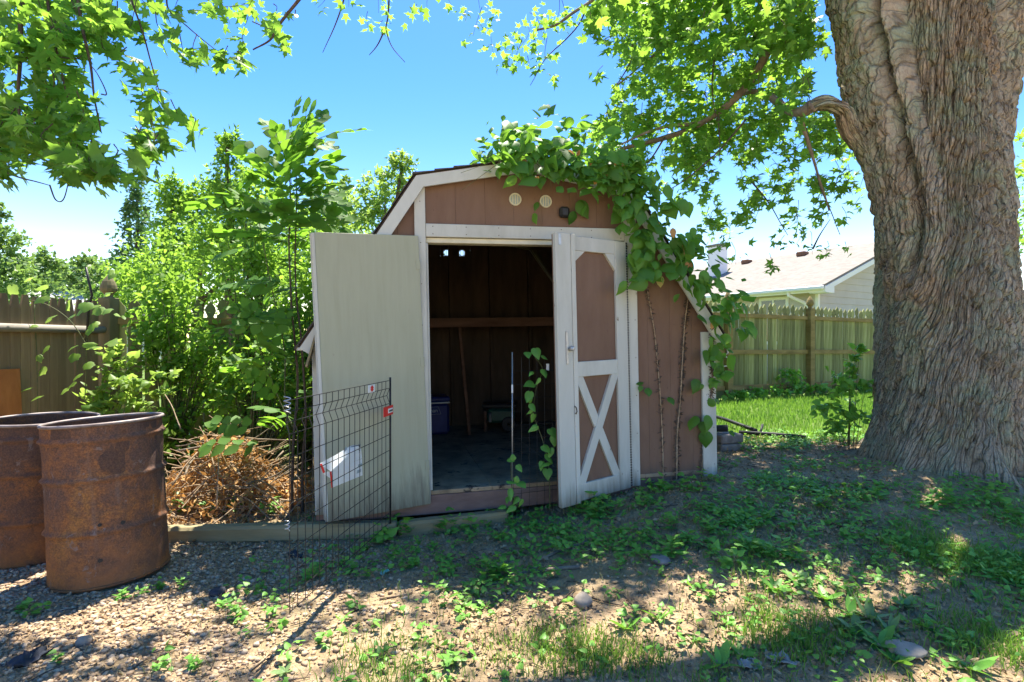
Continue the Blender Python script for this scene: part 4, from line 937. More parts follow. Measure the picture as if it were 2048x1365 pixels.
twig_lists = [
 [(1608, 250), (1625, 310), (1640, 370), (1660, 420), (1680, 470)], [(1436, 230), (1438, 270), (1440, 330)], [(1565, 115), (1600, 40), (1606, -20)],
 [(1545, 120), (1560, 190), (1600, 260)], [(1600, -20), (1603, 80)], [(1430, 100), (1425, 180), (1435, 250)], [(1500, 360), (1540, 410), (1575, 470)],
 [(1180, 0), (1150, 60), (1090, 120), (1060, 170)], [(1265, 90), (1262, 120), (1240, 160), (1222, 178)], [(780, -20), (776, 30), (772, 60), (785, 95), (810, 125)],
 [(772, 58), (755, 90), (738, 110)], [(690, -10), (668, 55), (645, 105)], [(1490, 240), (1440, 300), (1370, 360), (1320, 390)], [(1330, 275), (1290, 330), (1230, 350)], [(1625, 500), (1640, 470), (1660, 440)]]
tw = MB()
for k, L in enumerate(twig_lists):
    d = 5.0+.25*(k % 4); p = wob(spline([P(x, y, d) for x, y in L], 6), .015, 100+k); tw.tube(p-MO, np.linspace(.010, .003, len(p)), 5)
# branches hanging in at the upper left
ul = [([(60, -60), (45, 10), (42, 80), (36, 190), (41, 245)], 3.0, .016), ([(92, -60), (98, 10), (115, 110), (146, 240)], 3.1, .010), ([(150, -40), (166, 60), (180, 130), (190, 200), (202, 262)], 3.1, .010),
      ([(250, -60), (263, 0), (290, 80), (310, 150), (322, 197)], 3.3, .007), ([(640, -60), (598, 0), (555, 55), (540, 80), (505, 100)], 3.6, .013), ([(335, -30), (336, 20), (375, 55), (420, 90), (448, 112)], 3.4, .006),
      ([(-60, 130), (0, 124), (30, 108), (50, 80)], 3.0, .010), ([(-50, 235), (20, 245), (60, 254), (100, 262)], 3.0, .007), ([(-50, 330), (0, 340), (40, 354), (70, 362), (100, 371)], 2.9, .007),
      ([(100, 371), (112, 400), (128, 398), (140, 350), (142, 300)], 2.9, .004), ([(202, 190), (212, 188), (195, 150), (182, 130)], 3.1, .004), ([(45, 80), (90, 130), (108, 155), (102, 208)], 3.05, .006), ([(40, 118), (90, 114), (150, 118), (165, 110)], 3.05, .006), ([(410, 0), (450, 15), (490, 10)], 3.6, .004), ([(505, 45), (540, 60), (555, 60)], 3.6, .004), ([(60, -20), (20, 10), (-30, 30)], 3.0, .014)]
for k, (L, d, r) in enumerate(ul):
    p = wob(spline([P(x, y, d) for x, y in L], 8), .012, 130+k); tw.tube(p-MO, np.linspace(r, max(.002, r*.35), len(p)), 6)

# ---- leaves: (px, py, spread px, count, distance, leaf size)
def cluster_leaves(rows, jd=.25, mean=(0, .25, 1), spread=.55):
    Ps = []; Ss = []
    for px, py, sp_, n, d, s in rows:
        q = rng.normal(size=(n, 2))*sp_*.55; dd = d+rng.normal(size=n)*jd
        for (a, b), e in zip(q, dd): Ps.append(P(px+a, py+b*.9, e)); Ss.append(s*rng.uniform(.7, 1.15))
    return np.array(Ps), np.array(Ss)
UL = []
def blob(x0, y0, x1, y1, n, per, sp_, d, s):
    for _ in range(n): UL.append((random.uniform(x0, x1), random.uniform(y0, y1), sp_, per, d+random.uniform(-.3, .4), s))
blob(-40, -40, 190, 110, 26, 14, 34, 3.2, .095); blob(-40, 100, 150, 220, 16, 14, 32, 3.2, .095); blob(-40, 210, 190, 330, 24, 14, 30, 3.0, .095)
blob(180, -20, 290, 90, 10, 13, 30, 3.3, .09); blob(120, 300, 250, 350, 9, 7, 22, 2.95, .115); blob(250, 240, 320, 320, 8, 7, 22, 3.1, .11); blob(-30, 330, 50, 365, 4, 5, 18, 2.9, .11)
for r in ((200, 360, 16, 5, 2.9, .115), (310, 215, 20, 5, 3.2, .11), (345, 235, 24, 9, 3.2, .115), (385, 258, 12, 4, 3.2, .11), (285, 160, 16, 5, 3.2, .11), (310, 182, 14, 5, 3.2, .11), (275, 195, 14, 3, 3.2, .11), (300, 345, 16, 4, 3.0, .11),
          (330, 70, 24, 7, 3.3, .11), (360, 100, 24, 7, 3.4, .11), (400, 115, 22, 6, 3.4, .11), (440, 110, 24, 6, 3.4, .11), (480, 120, 20, 7, 3.5, .11), (480, 85, 14, 3, 3.5, .11), (350, 20, 24, 6, 3.4, .10), (420, 10, 26, 7, 3.6, .095), (450, 35, 26, 7, 3.6, .095), (490, 40, 24, 6, 3.6, .095), (500, 15, 22, 5, 3.6, .09),
          (550, 60, 18, 6, 3.6, .095), (560, 90, 14, 5, 3.6, .09), (545, 35, 14, 4, 3.6, .09), (585, 30, 8, 2, 3.6, .09), (300, 10, 24, 6, 3.4, .10), (250, 120, 24, 6, 3.3, .11), (220, 100, 24, 7, 3.2, .11)): UL.append(r)
Pu, Su = cluster_leaves(UL, .16)
FAR = []
for r in ((640, 5, 22, 6, 5.5, .10), (690, 5, 18, 6, 5.5, .10), (740, 48, 16, 8, 5.6, .10), (770, 15, 24, 10, 5.5, .10), (765, 50, 10, 4, 5.5, .10), (825, 28, 12, 6, 5.6, .10), (850, 15, 16, 5, 5.8, .10), (890, 0, 22, 9, 5.8, .10), (930, 30, 14, 8, 5.9, .10), (960, 60, 24, 11, 5.9, .10), (975, 20, 26, 12, 5.8, .10),
          (985, 95, 20, 9, 5.9, .10), (1030, 85, 28, 16, 6.0, .10), (1030, 125, 22, 13, 6.0, .10), (1065, 130, 22, 12, 6.0, .10), (1010, 135, 12, 6, 6.0, .10), (1105, 155, 8, 5, 6.0, .10), (1100, 110, 18, 10, 5.9, .10), (1080, 50, 30, 18, 5.8, .10), (1140, 30, 30, 18, 5.8, .10), (1070, 90, 20, 12, 6, .10), (1185, 65, 22, 7, 4.6, .115), (1215, 85, 14, 6, 4.5, .115), (1185, 45, 18, 6, 4.6, .115), (1110, 40, 26, 14, 5.8, .1), (1195, 150, 12, 5, 5.8, .1)): FAR.append(r)
def in_poly(x, y, poly):
    c = False; n = len(poly)
    for i in range(n):
        (x0, y0), (x1, y1) = poly[i], poly[i-1]
        if (y0 > y) != (y1 > y) and x < (x1-x0)*(y-y0)/(y1-y0)+x0: c = not c
    return c
MASS = [(1190, -60), (1180, 20), (1240, 70), (1250, 150), (1210, 230), (1190, 260), (1180, 330), (1280, 330), (1360, 400), (1400, 400), (1420, 470), (1520, 430), (1640, 470), (1700, 480), (1725, 430), (1700, 320), (1670, 240), (1600, 190), (1635, 130), (1640, 60), (1600, -60)]
HOLES = [(1640, 130, 42), (1530, 320, 22), (1465, 400, 30), (1610, 395, 30), (1560, 430, 26), (1655, 330, 26), (1490, 480, 26), (1505, 345, 18), (1320, 190, 14), (1600, 330, 16), (1440, 330, 14), (1660, 60, 30)]
cnt = 0
while cnt < 640:
    x, y = random.uniform(1170, 1730), random.uniform(-60, 480)
    if not in_poly(x, y, MASS) or any(math.hypot(x-a, y-b) < c for a, b, c in HOLES): continue
    if y > 330 and random.random() < .42: continue
    d = random.uniform(4.6, 5.4) if (y < 120 and random.random() < .5) else random.uniform(5.2, 7.2)
    FAR.append((x, y, 17 if y < 330 else 13, 13 if y < 330 else 9, d, .105)); cnt += 1
for r in ((1500, 445, 30, 12, 5.6, .09), (1450, 480, 24, 9, 5.6, .09), (1560, 490, 20, 8, 5.8, .09), (1600, 475, 24, 12, 5.8, .09), (1630, 500, 20, 10, 5.8, .09), (1540, 535, 14, 12, 5.4, .10), (1650, 505, 14, 8, 5.8, .09), (1690, 495, 12, 6, 5.8, .09), (1470, 520, 18, 8, 5.6, .09), (1410, 440, 20, 9, 5.7, .09), (1430, 500, 14, 6, 5.7, .09), (1575, 455, 20, 8, 5.8, .09), (1690, 440, 14, 7, 5.8, .09), (1640, 440, 16, 7, 5.8, .09), (1720, 380, 14, 6, 5.9, .1), (2040, 340, 14, 12, 6.0, .1), (2046, 420, 14, 14, 6.2, .1), (2044, 480, 12, 10, 6.2, .1), (2046, 280, 10, 7, 6.2, .1)): FAR.append(r)
for r in ((1590, 195, 26, 14, 4.45, .10), (1560, 225, 26, 14, 4.6, .10), (1615, 240, 20, 10, 4.5, .10), (1530, 190, 26, 14, 4.7, .10), (1600, 170, 20, 9, 4.5, .10)): FAR.append(r)
Pf, Sf = cluster_leaves(FAR, .22)
# twigs to the leaf clusters
for rows, seed in ((UL, 200), (FAR, 300)):
    for k, (px, py, sp_, n, d, s) in enumerate(rows):
        a = P(px+random.uniform(-1, 1)*sp_, py-sp_*random.uniform(.6, 2.2), d); b = P(px+random.uniform(-.6, .6)*sp_, py+sp_*.5, d+random.uniform(-.1, .1))
        p = wob(spline([a, (a+b)/2+rng.normal(size=3)*.02, b], 4), .01, seed+k % 17); tw.tube(p-MO, np.linspace(.0035, .0014, len(p)), 4, False)
tw.build('twigs', M['twig'], maple, True)['kind'] = 'stuff'
vis = np.vstack([Pu, Pf]); sv = np.concatenate([Su, Sf])
px_size = sv*1090/vis[:, 1]; inside = (np.abs(vis[:, 0]/vis[:, 1]) < .95) & ((vis[:, 2]-1.35)/vis[:, 1] < .64)
order = np.argsort(-np.where(inside, px_size, 0)); big, rest = order[:290], order[290:]
Rv = frames(len(vis), (0, .15, 1), .60, (0, -.1, -.45), .8)
leaf_objects('leaf', MAPLE, vis[big]-MO, Rv[big], sv[big], M['maple'], maple)
near = rest[vis[rest][:, 1] < 5.0]; far = rest[vis[rest][:, 1] >= 5.0]
A_ = leaf_arrays(MAPLE, vis[near]-MO, Rv[near], sv[near]); B_ = leaf_arrays(MAPLE_LO, vis[far]-MO, Rv[far], sv[far])
# crown overhead, above what the camera sees: shaped to throw the dappled shade
def overhead():
    out = []
    cl = []
    while len(cl) < 420:
        x, y, z = random.uniform(-5.2, 9), random.uniform(2.2, 9.5), random.uniform(4.6, 10.5)  # unseen crown cut short towards the camera to let in sky light
        if (z-1.35)/max(y, .01) < .70 and y > 0: continue                       # would hang into the picture
        if ((x-2.0)/7.4)**2+((y-4.0)/5.0)**2+((z-7.2)/3.4)**2 > 1: continue
        sx, sy = x-.06*z*.39, y-z*.384                                       # where its shadow falls
        if (sx < -1.1 and sy > 3.75) or (sx > 1.2 and sy > 6.0): continue     # crown left open so sun reaches brush pile and lawn
        cl.append((x, y, z))
    cl = np.array(cl)
    g = noise3(cl*.45+7.3, 77); keep = g > -.03; cl = cl[keep]                   # gaps opened between the boughs for sun patches
    n = 26; pts = np.repeat(cl, n, 0)+rng.normal(size=(len(cl)*n, 3))*np.array([.32, .32, .16]); return pts
po_ = overhead(); po_ = po_[~(((po_[:, 2]-1.35)/np.maximum(po_[:, 1], .01) < .655) & (po_[:, 1] > 0) & (np.abs(po_[:, 0]/np.maximum(po_[:, 1], .01)) < 1.0))]
C_ = leaf_arrays(MAPLE_LO, po_-MO, frames(len(po_), (0, 0, 1), .5), rng.uniform(.10, .15, len(po_)))
V, T, c = join_arrays([A_, B_, C_])
o = obj('foliage', np_mesh('foliage', V, T, M['maple'], c), maple); o['kind'] = 'stuff'
print('maple leaves', len(vis), len(po_))
# ------------------------------------------------------------------ climbing vine on the shed
vine = thing('climbing_vine', 'leafy green vine sprawling over the shed roof and right eave', 'vine', tuple(shed_w(1.3, 0, -.1)))
VO = np.array(vine.location)
stems = []
def vstem(pts, r0, r1, name='stem', hairs=0, mat='drystem'):
    p = wob(spline([shed_w(*q) for q in pts], 10), .012, 400+len(stems)); stems.append(p)
    o = MB().tube(p-VO, np.linspace(r0, r1, len(p)), 7).build(name, M[mat], vine, True)
    if hairs:
        hb = MB()
        for k in range(hairs):
            f_ = random.random()*(len(p)-1.01); i_ = int(f_); q = p[i_]+(p[i_+1]-p[i_])*(f_-i_)
            if noise3(np.array([f_*.9, hairs*.1, 0]), 33) < -.05+.1*random.random() and random.random() < .8: continue
            side = random.choice((-1, 1)); L = random.uniform(.006, .045)
            a = q-VO+n3*-.002; b = a+u3*side*L*random.random()**.7+w3*random.uniform(-.03, .03); hb.tube([a, (a+b)/2+w3*.003, b], random.uniform(.0022, .0052), 3, False)
        hb.build('rootlets', M['twig'], o)['kind'] = 'stuff'
    return o
vstem([(1.86, -.008, -.08), (1.85, -.008, .5), (1.83, -.008, .95), (1.77, -.01, 1.4), (1.73, -.02, 1.62)], .0055, .004, hairs=300)
vstem([(1.97, -.008, -.1), (1.985, -.008, .3), (2.02, -.008, .7), (2.05, -.008, 1.1), (2.10, -.012, 1.5), (2.10, -.02, 1.65), (2.0, -.06, 1.82)], .0075, .005, hairs=1800)
vstem([(2.20, -.008, -.02), (2.23, -.008, .3), (2.29, -.026, .7), (2.30, -.03, 1.1), (2.28, -.10, 1.35)], .006, .004, hairs=900)
for k in range(16):                                   # runners over the roof
    a = random.uniform(.6, 1.7); vstem([(a, -.1, roofz(a)+.06), (a+random.uniform(-.2, .2), -.16, roofz(a)+.05), (a+random.uniform(-.4, .2), -.19-random.random()*.06, roofz(a)-random.uniform(.0, .25))], .003, .0015, mat='stem')
Pv = []; nv = []
def vput(u, y, z, mean): Pv.append(shed_w(u, y, z)); nv.append(mean)
for _ in range(330):                                  # along the front edge of the low roof
    u = UC-.28+1.12*random.random()**.8; hgt = random.gauss(.03, .085); vput(u, -.17-random.random()*.10, roofz(u)+hgt, (0, -.75, .6))
for _ in range(540):                                  # heap on the roof behind the edge
    u = UC-.34+1.35*random.random(); rise = (.12+.34*min(1, max(0, u-UC+.34)/.5))*random.random()**.7
    vput(u, random.uniform(-.12, 1.1), min(roofz(u), PK)+.05+rise, (-.1, -.3, 1))
for _ in range(190):                                  # down the right rake
    t = random.random(); u = UC+.76+.80*t; vput(u+random.gauss(.06, .11), -.16-random.random()*.10, roofz(min(u, U1))+random.gauss(.02, .08)-max(0, u-U1)*1.0, (.35, -.8, .35))
for _ in range(120):                                   # hanging bunch at the top of the right trim
    t = random.random(); u = 1.60+random.gauss(0, .10)+.05*t; vput(u, -.10-random.random()*.13, 2.22-.62*t**1.1, (0, -1, .35))
for _ in range(22): vput(2.30+random.gauss(0, .06), -.08-random.random()*.06, random.uniform(.85, 1.25), (0, -1, .4))
for _ in range(13): vput(2.27+random.gauss(0, .06), -.05, random.uniform(.35, .85), (0, -1, .4))
for (u, z) in ((1.90, .70), (1.72, .78), (1.66, .80), (1.68, .82), (.80, 2.13), (.84, 2.22), (1.13, 2.16), (1.16, 2.24), (1.2, 2.2)): vput(u, -.05, z, (0, -1, .3))
for (px, py, d) in ((945, 275, 4.0), (965, 285, 4.0), (950, 320, 4.0), (985, 250, 4.05), (1005, 240, 4.1), (960, 300, 4.0), (1025, 240, 4.1), (975, 330, 4.0), (1465, 575, 4.4), (1490, 580, 4.4), (1420, 560, 4.4), (1440, 590, 4.4), (1390, 520, 4.4), (1450, 600, 4.4), (1495, 660, 4.5), (1480, 650, 4.45), (1375, 470, 4.35), (1405, 500, 4.4), (1370, 400, 4.5)):
    for _ in range(2): Pv.append(P(px+random.gauss(0, 8), py+random.gauss(0, 8), d)); nv.append((.1, -.6, .7))
Pv = np.array(Pv); nv = np.array(nv, float); Nv = len(Pv)
n_ = nv @ np.eye(3)+rng.normal(size=(Nv, 3))*.58; n_ /= np.linalg.norm(n_, axis=1)[:, None]
t_ = np.array([0, -.25, -1.0])+rng.normal(size=(Nv, 3))*.5; t_ = t_-n_*np.sum(t_*n_, 1)[:, None]; t_ /= np.linalg.norm(t_, axis=1)[:, None]
Rv = np.stack([np.cross(t_, n_), t_, n_], -1); Sv = .045+.115*rng.random(Nv)**1.5
dist = Pv[:, 1]-Sv*3; order = np.argsort(dist); big, rest = order[:290], order[290:]
leaf_objects('leaf', VINE, Pv[big]-VO, Rv[big], Sv[big], M['vine'], vine, 5)
leaves('foliage', VINE, Pv[rest]-VO, Rv[rest], Sv[rest], M['vine'], vine)['kind'] = 'stuff'
o = leaf_objects('dead_leaf', OVATE, np.array([P(1319, 549, 4.28)])-VO, frames(1, (0, -1, 0), .1, (0, 0, -1), .1), [.105], M['yellowleaf'], vine, 1)
dl = [shed_w(random.uniform(.8, 2.2), -.20-random.random()*.08, 0) for _ in range(22)]; dl = [shed_w(u, -.20-random.random()*.08, roofz(min(u, U1))+random.gauss(0, .08)) for u in (random.uniform(.6, 2.3) for _ in range(22))]
leaf_objects('dead_leaf', OVATE, np.array(dl)-VO, frames(22, (0, -1, .4), .5, (0, 0, -1), .5), rng.uniform(.04, .09, 22), M['deadleaf'], vine, 3)

# ------------------------------------------------------------------ plant builders
def shrub(name, label, cat, base, rows, tm, mat, leafs, group=None, stems_=6, spread=.7, mean=(0, 0, .6), stemmat='stem', sr=.010, trunk=None, tip=(0, 0, -.3)):
    "rows: crown clumps (x, y, z, rx, ry, rz, leaves) in the place"
    base = np.array([base[0], base[1], base[2] if len(base) > 2 else gz(base[0], base[1])]); t = thing(name, label, cat, tuple(base), 0, group); Ps = []
    st = MB()
    for (x, y, z, rx, ry, rz, n) in rows:
        k = max(1, n//16); cc = rng.normal(size=(k, 3)); cc /= np.linalg.norm(cc, axis=1)[:, None]; cc *= (rng.random((k, 1))**.4)
        cc = cc*np.array([rx, ry, rz])+np.array([x, y, z]); c = cc[rng.integers(0, k, n)]+rng.normal(size=(n, 3))*np.array([rx, ry, rz])*.16
        Ps.append(c)
        for q in cc[:max(2, min(stems_*3, k//2))]:
            a = base+np.array([random.uniform(-.15, .15)*min(1, rx), random.uniform(-.1, .1), -.03]); m = a*.4+q*.6+np.array([0, 0, .12*(q[2]-a[2])]); p = spline([a, m, q], 5)
            st.tube(p-base, np.linspace(sr, sr*.3, len(p)), 5, False)
    st.build('stems', M[stemmat], t, True); Ps = np.vstack(Ps); Ps = Ps[Ps[:, 2] > ground(Ps[:, 0], Ps[:, 1])+.01]
    o = leaves('leaves', tm, Ps-base, frames(len(Ps), mean, spread, tip, .9), rng.uniform(leafs*.65, leafs*1.2, len(Ps)), M[mat], t); o['kind'] = 'stuff'
    return t
G1 = 'shrubs along the back fence'
shrub('shrub', 'big bright green shrub just right of the fence corner post', 'shrub', (-3.55, 5.75), [(-3.6, 5.8, 1.5, .40, .3, .55, 1500), (-3.35, 5.9, 1.0, .35, .3, .5, 900), (-3.5, 5.6, .45, .4, .3, .4, 500)], OVATE, 'bush', .075, G1, mean=(-.3, 0, .7))
shrub('shrub', 'tall green shrub with small leaves in the middle of the back fence', 'shrub', (-2.95, 6.2), [(-2.9, 6.2, 2.2, .42, .3, .7, 1700), (-2.8, 6.15, 1.3, .45, .3, .6, 1300), (-3.0, 6.4, 3.0, .25, .2, .5, 500)], OVATE, 'bush', .070, G1, mean=(-.3, 0, .7))
shrub('shrub', 'leafy green shrub between the sapling and the middle shrub', 'shrub', (-2.25, 5.9), [(-2.25, 5.9, 1.5, .40, .3, .7, 1500), (-2.15, 5.8, .6, .40, .3, .5, 700), (-2.0, 6.0, 2.3, .35, .3, .5, 700)], OVATE, 'bush', .075, G1, mean=(-.3, 0, .7))
shrub('shrub', 'dark low shrub in shade against the back fence pickets', 'shrub', (-2.85, 6.05), [(-2.9, 6.15, .75, .55, .2, .5, 700), (-2.4, 6.25, .5, .5, .2, .4, 600)], OVATE, 'bush', .065, G1)
shrub('shrub', 'light green shrub with pointed leaves in front of the corner post', 'shrub', (-3.75, 5.05), [(-3.75, 5.1, .75, .30, .22, .30, 280), (-3.35, 5.0, .95, .35, .15, .12, 130), (-3.85, 5.2, 1.15, .22, .2, .25, 120), (-3.5, 5.0, .45, .35, .2, .25, 220)], HEART, 'bright', .080, None, mean=(-.2, -.1, .9), sr=.006)
shrub('shrub', 'bright low shrub right behind the heap of dead branches', 'shrub', (-2.55, 5.35), [(-2.6, 5.4, .85, .45, .2, .35, 520), (-2.1, 5.35, .75, .35, .2, .4, 420), (-2.3, 5.4, 1.2, .3, .2, .25, 260)], OVATE, 'bush', .08, G1, mean=(-.2, -.3, .8))
# grape vine on the left fence and post
gv = thing('grape_vine', 'pale yellow-green grape vine climbing the left fence and corner post', 'vine', (-4.2, 5.4, gz(-4.2, 5.4))); GO = np.array(gv.location)
for L in ([(165, 1000), (172, 700), (180, 650), (190, 615), (215, 600)], [(172, 690), (140, 640), (95, 610), (60, 600), (20, 590)], [(70, 610), (72, 700), (75, 800), (72, 1000)], [(180, 650), (160, 700), (150, 760)]):
    p = wob(spline([P(x, y, 5.15) for x, y in L], 8), .015, 500); MB().tube(p-GO, np.linspace(.005, .002, len(p)), 5).build('stem', M['stem'], gv, True)
gl = [(x+random.gauss(0, 6), y+random.gauss(0, 6), s) for x, y, s in ((30, 575, .13), (90, 570, .11), (60, 585, .10), (105, 625, .13), (95, 600, .12), (140, 618, .12), (160, 625, .11), (175, 605, .12), (195, 610, .12), (205, 620, .12), (185, 640, .12), (230, 628, .09), (150, 645, .10), (185, 660, .10), (70, 645, .10), (82, 690, .10), (80, 710, .08), (88, 740, .09), (62, 765, .10), (85, 800, .11), (215, 705, .12), (205, 690, .12), (225, 700, .11), (170, 690, .11), (150, 700, .10), (160, 715, .10), (180, 720, .11), (200, 600, .1), (215, 590, .1), (228, 545, .1), (222, 560, .08), (165, 740, .1), (150, 760, .1), (120, 775, .1), (45, 560, .08))]
Pg = np.array([P(x, y, 5.05+random.uniform(-.1, .1)) for x, y, s in gl]); Sg = np.array([q[2] for q in gl])
leaf_objects('leaf', GRAPE, Pg-GO, frames(len(Pg), (-.2, -.6, .7), .35, (0, -.2, -.7), .5), Sg, M['bright'], gv)

# ------------------------------------------------------------------ sapling with feathered leaves
sap = thing('sapling', 'tall thin sapling with feathered leaves left of the open white door', 'sapling', tuple(on_ground(585, 1036))); SO = np.array(sap.location)
D0 = SO[1]+.08
for L, r in (([(583, 1040), (585, 960), (590, 860), (595, 760), (585, 640), (578, 520), (580, 400), (580, 300)], .013), ([(605, 1042), (605, 940), (612, 840), (606, 740), (600, 660), (590, 560), (592, 450), (592, 330)], .012), ([(583, 900), (572, 800), (568, 700), (540, 560), (520, 450), (515, 390)], .006), ([(590, 860), (560, 800), (520, 700), (500, 640)], .005)):
    p = wob(spline([P(x, y, D0+random.uniform(-.05, .1)) for x, y in L], 8), .012, 600+len(L)); MB().tube(p-SO, np.linspace(r, r*.35, len(p)), 7).build('stem', M['stem' if r < .01 else 'twig'], sap, True)
def pinnate(n, L, s):
    "one feathered leaf: leaflets in pairs along a stalk, one at the end"
    Ps = []; Rs = []; Ss = []; 
    for k in range(n):
        y = L*(.28+.66*k/(n-1)); z = -.35*(y/L)**2*L
        for sd in (-1, 1):
            Ps.append((0, y, z)); a = sd*R_(62-8*k/n); t = np.array([math.sin(a), math.cos(a), -.35]); t /= np.linalg.norm(t); nn = np.array([-.15*sd, .1, 1]); nn = nn-t*(nn@t); nn /= np.linalg.norm(nn)
            Rs.append(np.stack([np.cross(t, nn), t, nn], -1)); Ss.append(s*random.uniform(.8, 1.1)*(.8+.35*math.sin(math.pi*(k+.8)/(n+.4))))
    Ps.append((0, L*.96, -.33*L)); t = np.array([0, .9, -.45]); t /= np.linalg.norm(t); nn = np.array([0, .45, .9]); Rs.append(np.stack([np.cross(t, nn), t, nn], -1)); Ss.append(s)
    V, T, c = leaf_arrays(OVATE_W, np.array(Ps), np.array(Rs), np.array(Ss), np.clip(.5+rng.normal(size=len(Ps))*.2, 0, 1))
    ra = MB().tube([(0, L*t, -.35*t*t*L) for t in np.linspace(0, .97, 6)], .0022, 4, False); rv = np.array(ra.v); rt = []
    for f in ra.f: rt += [(f[0], f[1], f[2]), (f[0], f[2], f[3])]
    return join_arrays([(V, T, c), (rv, np.array(rt), np.full(len(rv), .1))])
PIN = []
for n, L, s in ((4, .46, .12), (4, .40, .12), (5, .46, .115), (3, .34, .125)):
    V, T, c = pinnate(n, L, s); PIN.append(np_mesh('leaf', V, T, M['sapling'], c))
pl = []
for k in range(56):
    y = random.choice((random.uniform(290, 480), random.uniform(300, 500), random.uniform(400, 760))); x = 582+random.gauss(0, 14); pl.append((x, y, None))
for (x, y) in ((582, 290), (588, 310), (578, 330), (592, 345), (580, 360), (590, 380), (576, 395), (588, 410), (580, 425), (592, 440), (578, 300), (586, 350), (520, 390), (510, 420), (540, 470), (470, 410), (520, 500), (560, 800), (520, 700), (500, 650), (540, 900), (520, 860), (560, 840), (610, 330), (585, 300), (575, 320), (600, 300), (600, 800), (590, 850), (560, 760)): pl.append((x, y, None))
for k, (x, y, _) in enumerate(pl):
    az = random.uniform(0, 2*math.pi); el = random.uniform(.0, .75) if y > 330 else random.uniform(.5, 1.2)
    if 600 < x+120*math.cos(az) and y > 470: az = math.pi-az
    t = np.array([math.cos(az)*math.cos(el), math.sin(az)*math.cos(el)*.7, math.sin(el)]); t /= np.linalg.norm(t); nn = np.array([0, -.5, .9])+rng.normal(size=3)*.4; nn = nn-t*(nn@t); nn /= np.linalg.norm(nn)
    Rm = np.stack([np.cross(t, nn), t, nn], -1)*random.uniform(.72, 1.08); p = P(x, y, D0+random.uniform(-.1, .1))-SO
    obj('leaf', PIN[k % 4], sap, Matrix([list(Rm[r])+[p[r]] for r in range(3)]+[[0, 0, 0, 1]]))

# ------------------------------------------------------------------ trees beyond the fence
def tree(label, base, trunk_h, rows, tm, mat, ls, tr=.12, group='trees beyond the fence'):
    base = np.array([base[0], base[1], 0.]); t = thing('tree', label, 'tree', tuple(base), 0, group)
    top = np.array(rows[0][:3]); p = wob(spline([base-np.array([0, 0, .2]), base*.5+top*.5, top], 8), .06, 700); tk = MB().tube(p-base, np.linspace(tr, tr*.25, len(p)), 9)
    for r in rows[1:]:
        q = np.array(r[:3]); a = p[len(p)//2+random.randint(-2, 4)]; tk.tube(spline([a-base, (a+q)/2-base+np.array([0, 0, .1]), q-base], 5), np.linspace(tr*.4, tr*.1, 9 if False else len(spline([a, (a+q)/2, q], 5))), 6, False)
    tk.build('trunk', M['twig'], t, True); Ps = []
    for (x, y, z, rx, ry, rz, n) in rows:
        k = max(3, n//22); cc = rng.normal(size=(k, 3)); cc /= np.linalg.norm(cc, axis=1)[:, None]; cc *= rng.random((k, 1))**.35
        cc = cc*np.array([rx, ry, rz])+np.array([x, y, z]); Ps.append(cc[rng.integers(0, k, n)]+rng.normal(size=(n, 3))*np.array([rx, ry, rz])*.13)
    Ps = np.vstack(Ps); o = leaves('crown', tm, Ps-base, frames(len(Ps), (-.2, .1, .6), .7), rng.uniform(ls*.6, ls*1.2, len(Ps)), M[mat], t); o['kind'] = 'stuff'; return t
def row(px, py, Y, rpx, rpy, n): q = P(px, py, Y); return (q[0], q[1], q[2], rpx/1090*Y, rpx/1090*Y*.9, rpy/1090*Y, n)
tree('upright dark grey-green tree standing left of the lighter ones', (P(275, 600, 15)[0], 15), 3, [row(275, 395, 15, 26, 50, 700), row(275, 450, 15, 34, 60, 1000), row(262, 520, 15, 44, 70, 1300), row(300, 560, 15, 60, 60, 1200), (P(255, 600, 15)[0], 15, 1.5, 1.0, .8, 1.4, 900)], SMALL, 'fardark', .13)
tree('slender light green tree with airy top left of the sapling', (P(350, 600, 10.5)[0], 10.5), 3, [row(345, 400, 10.5, 34, 50, 1100), row(405, 400, 10.5, 34, 50, 1000), row(385, 480, 10.5, 70, 80, 2400), row(320, 560, 10.5, 80, 90, 2200)], SMALL, 'bush', .11)
tree('tall thin tree with sparse small leaves behind the sapling', (P(465, 600, 8.8)[0], 8.8), 3, [row(455, 295, 8.8, 24, 45, 450), row(465, 380, 8.8, 44, 70, 1500), row(450, 460, 8.8, 66, 80, 2300), row(500, 540, 8.8, 90, 90, 2400)], SMALL, 'bush', .095)
tree('low bushy green tree closing the gap behind the shrubs', (P(400, 640, 9.5)[0], 9.5), 2, [row(400, 540, 9.5, 110, 90, 3000), row(290, 590, 9.5, 80, 80, 1900), row(560, 470, 9.5, 70, 100, 2400)], SMALL, 'bush', .10)
tree('pale yellow-green tree rising behind the left slope of the shed roof', (P(740, 600, 12)[0], 12), 3, [row(805, 335, 12, 24, 34, 500), row(770, 380, 12, 50, 45, 1000), row(720, 420, 12, 50, 40, 900), row(690, 380, 12, 14, 28, 240), row(740, 500, 12, 110, 70, 2200)], SMALL, 'bright', .12)
tree('pale green tree between the sapling and the shed roof', (P(650, 600, 11)[0], 11), 3, [row(660, 410, 11, 46, 40, 800), row(640, 460, 11, 60, 50, 1100), row(640, 540, 11, 80, 70, 1600)], SMALL, 'bright', .12)
tree('feathery pale tree at the far left edge', (P(-5, 640, 24)[0], 24), 4, [row(-5, 440, 24, 20, 34, 300), row(10, 500, 24, 40, 50, 900), row(30, 560, 24, 60, 50, 1100), row(-40, 580, 24, 80, 80, 1000)], QUAD, 'far', .22)
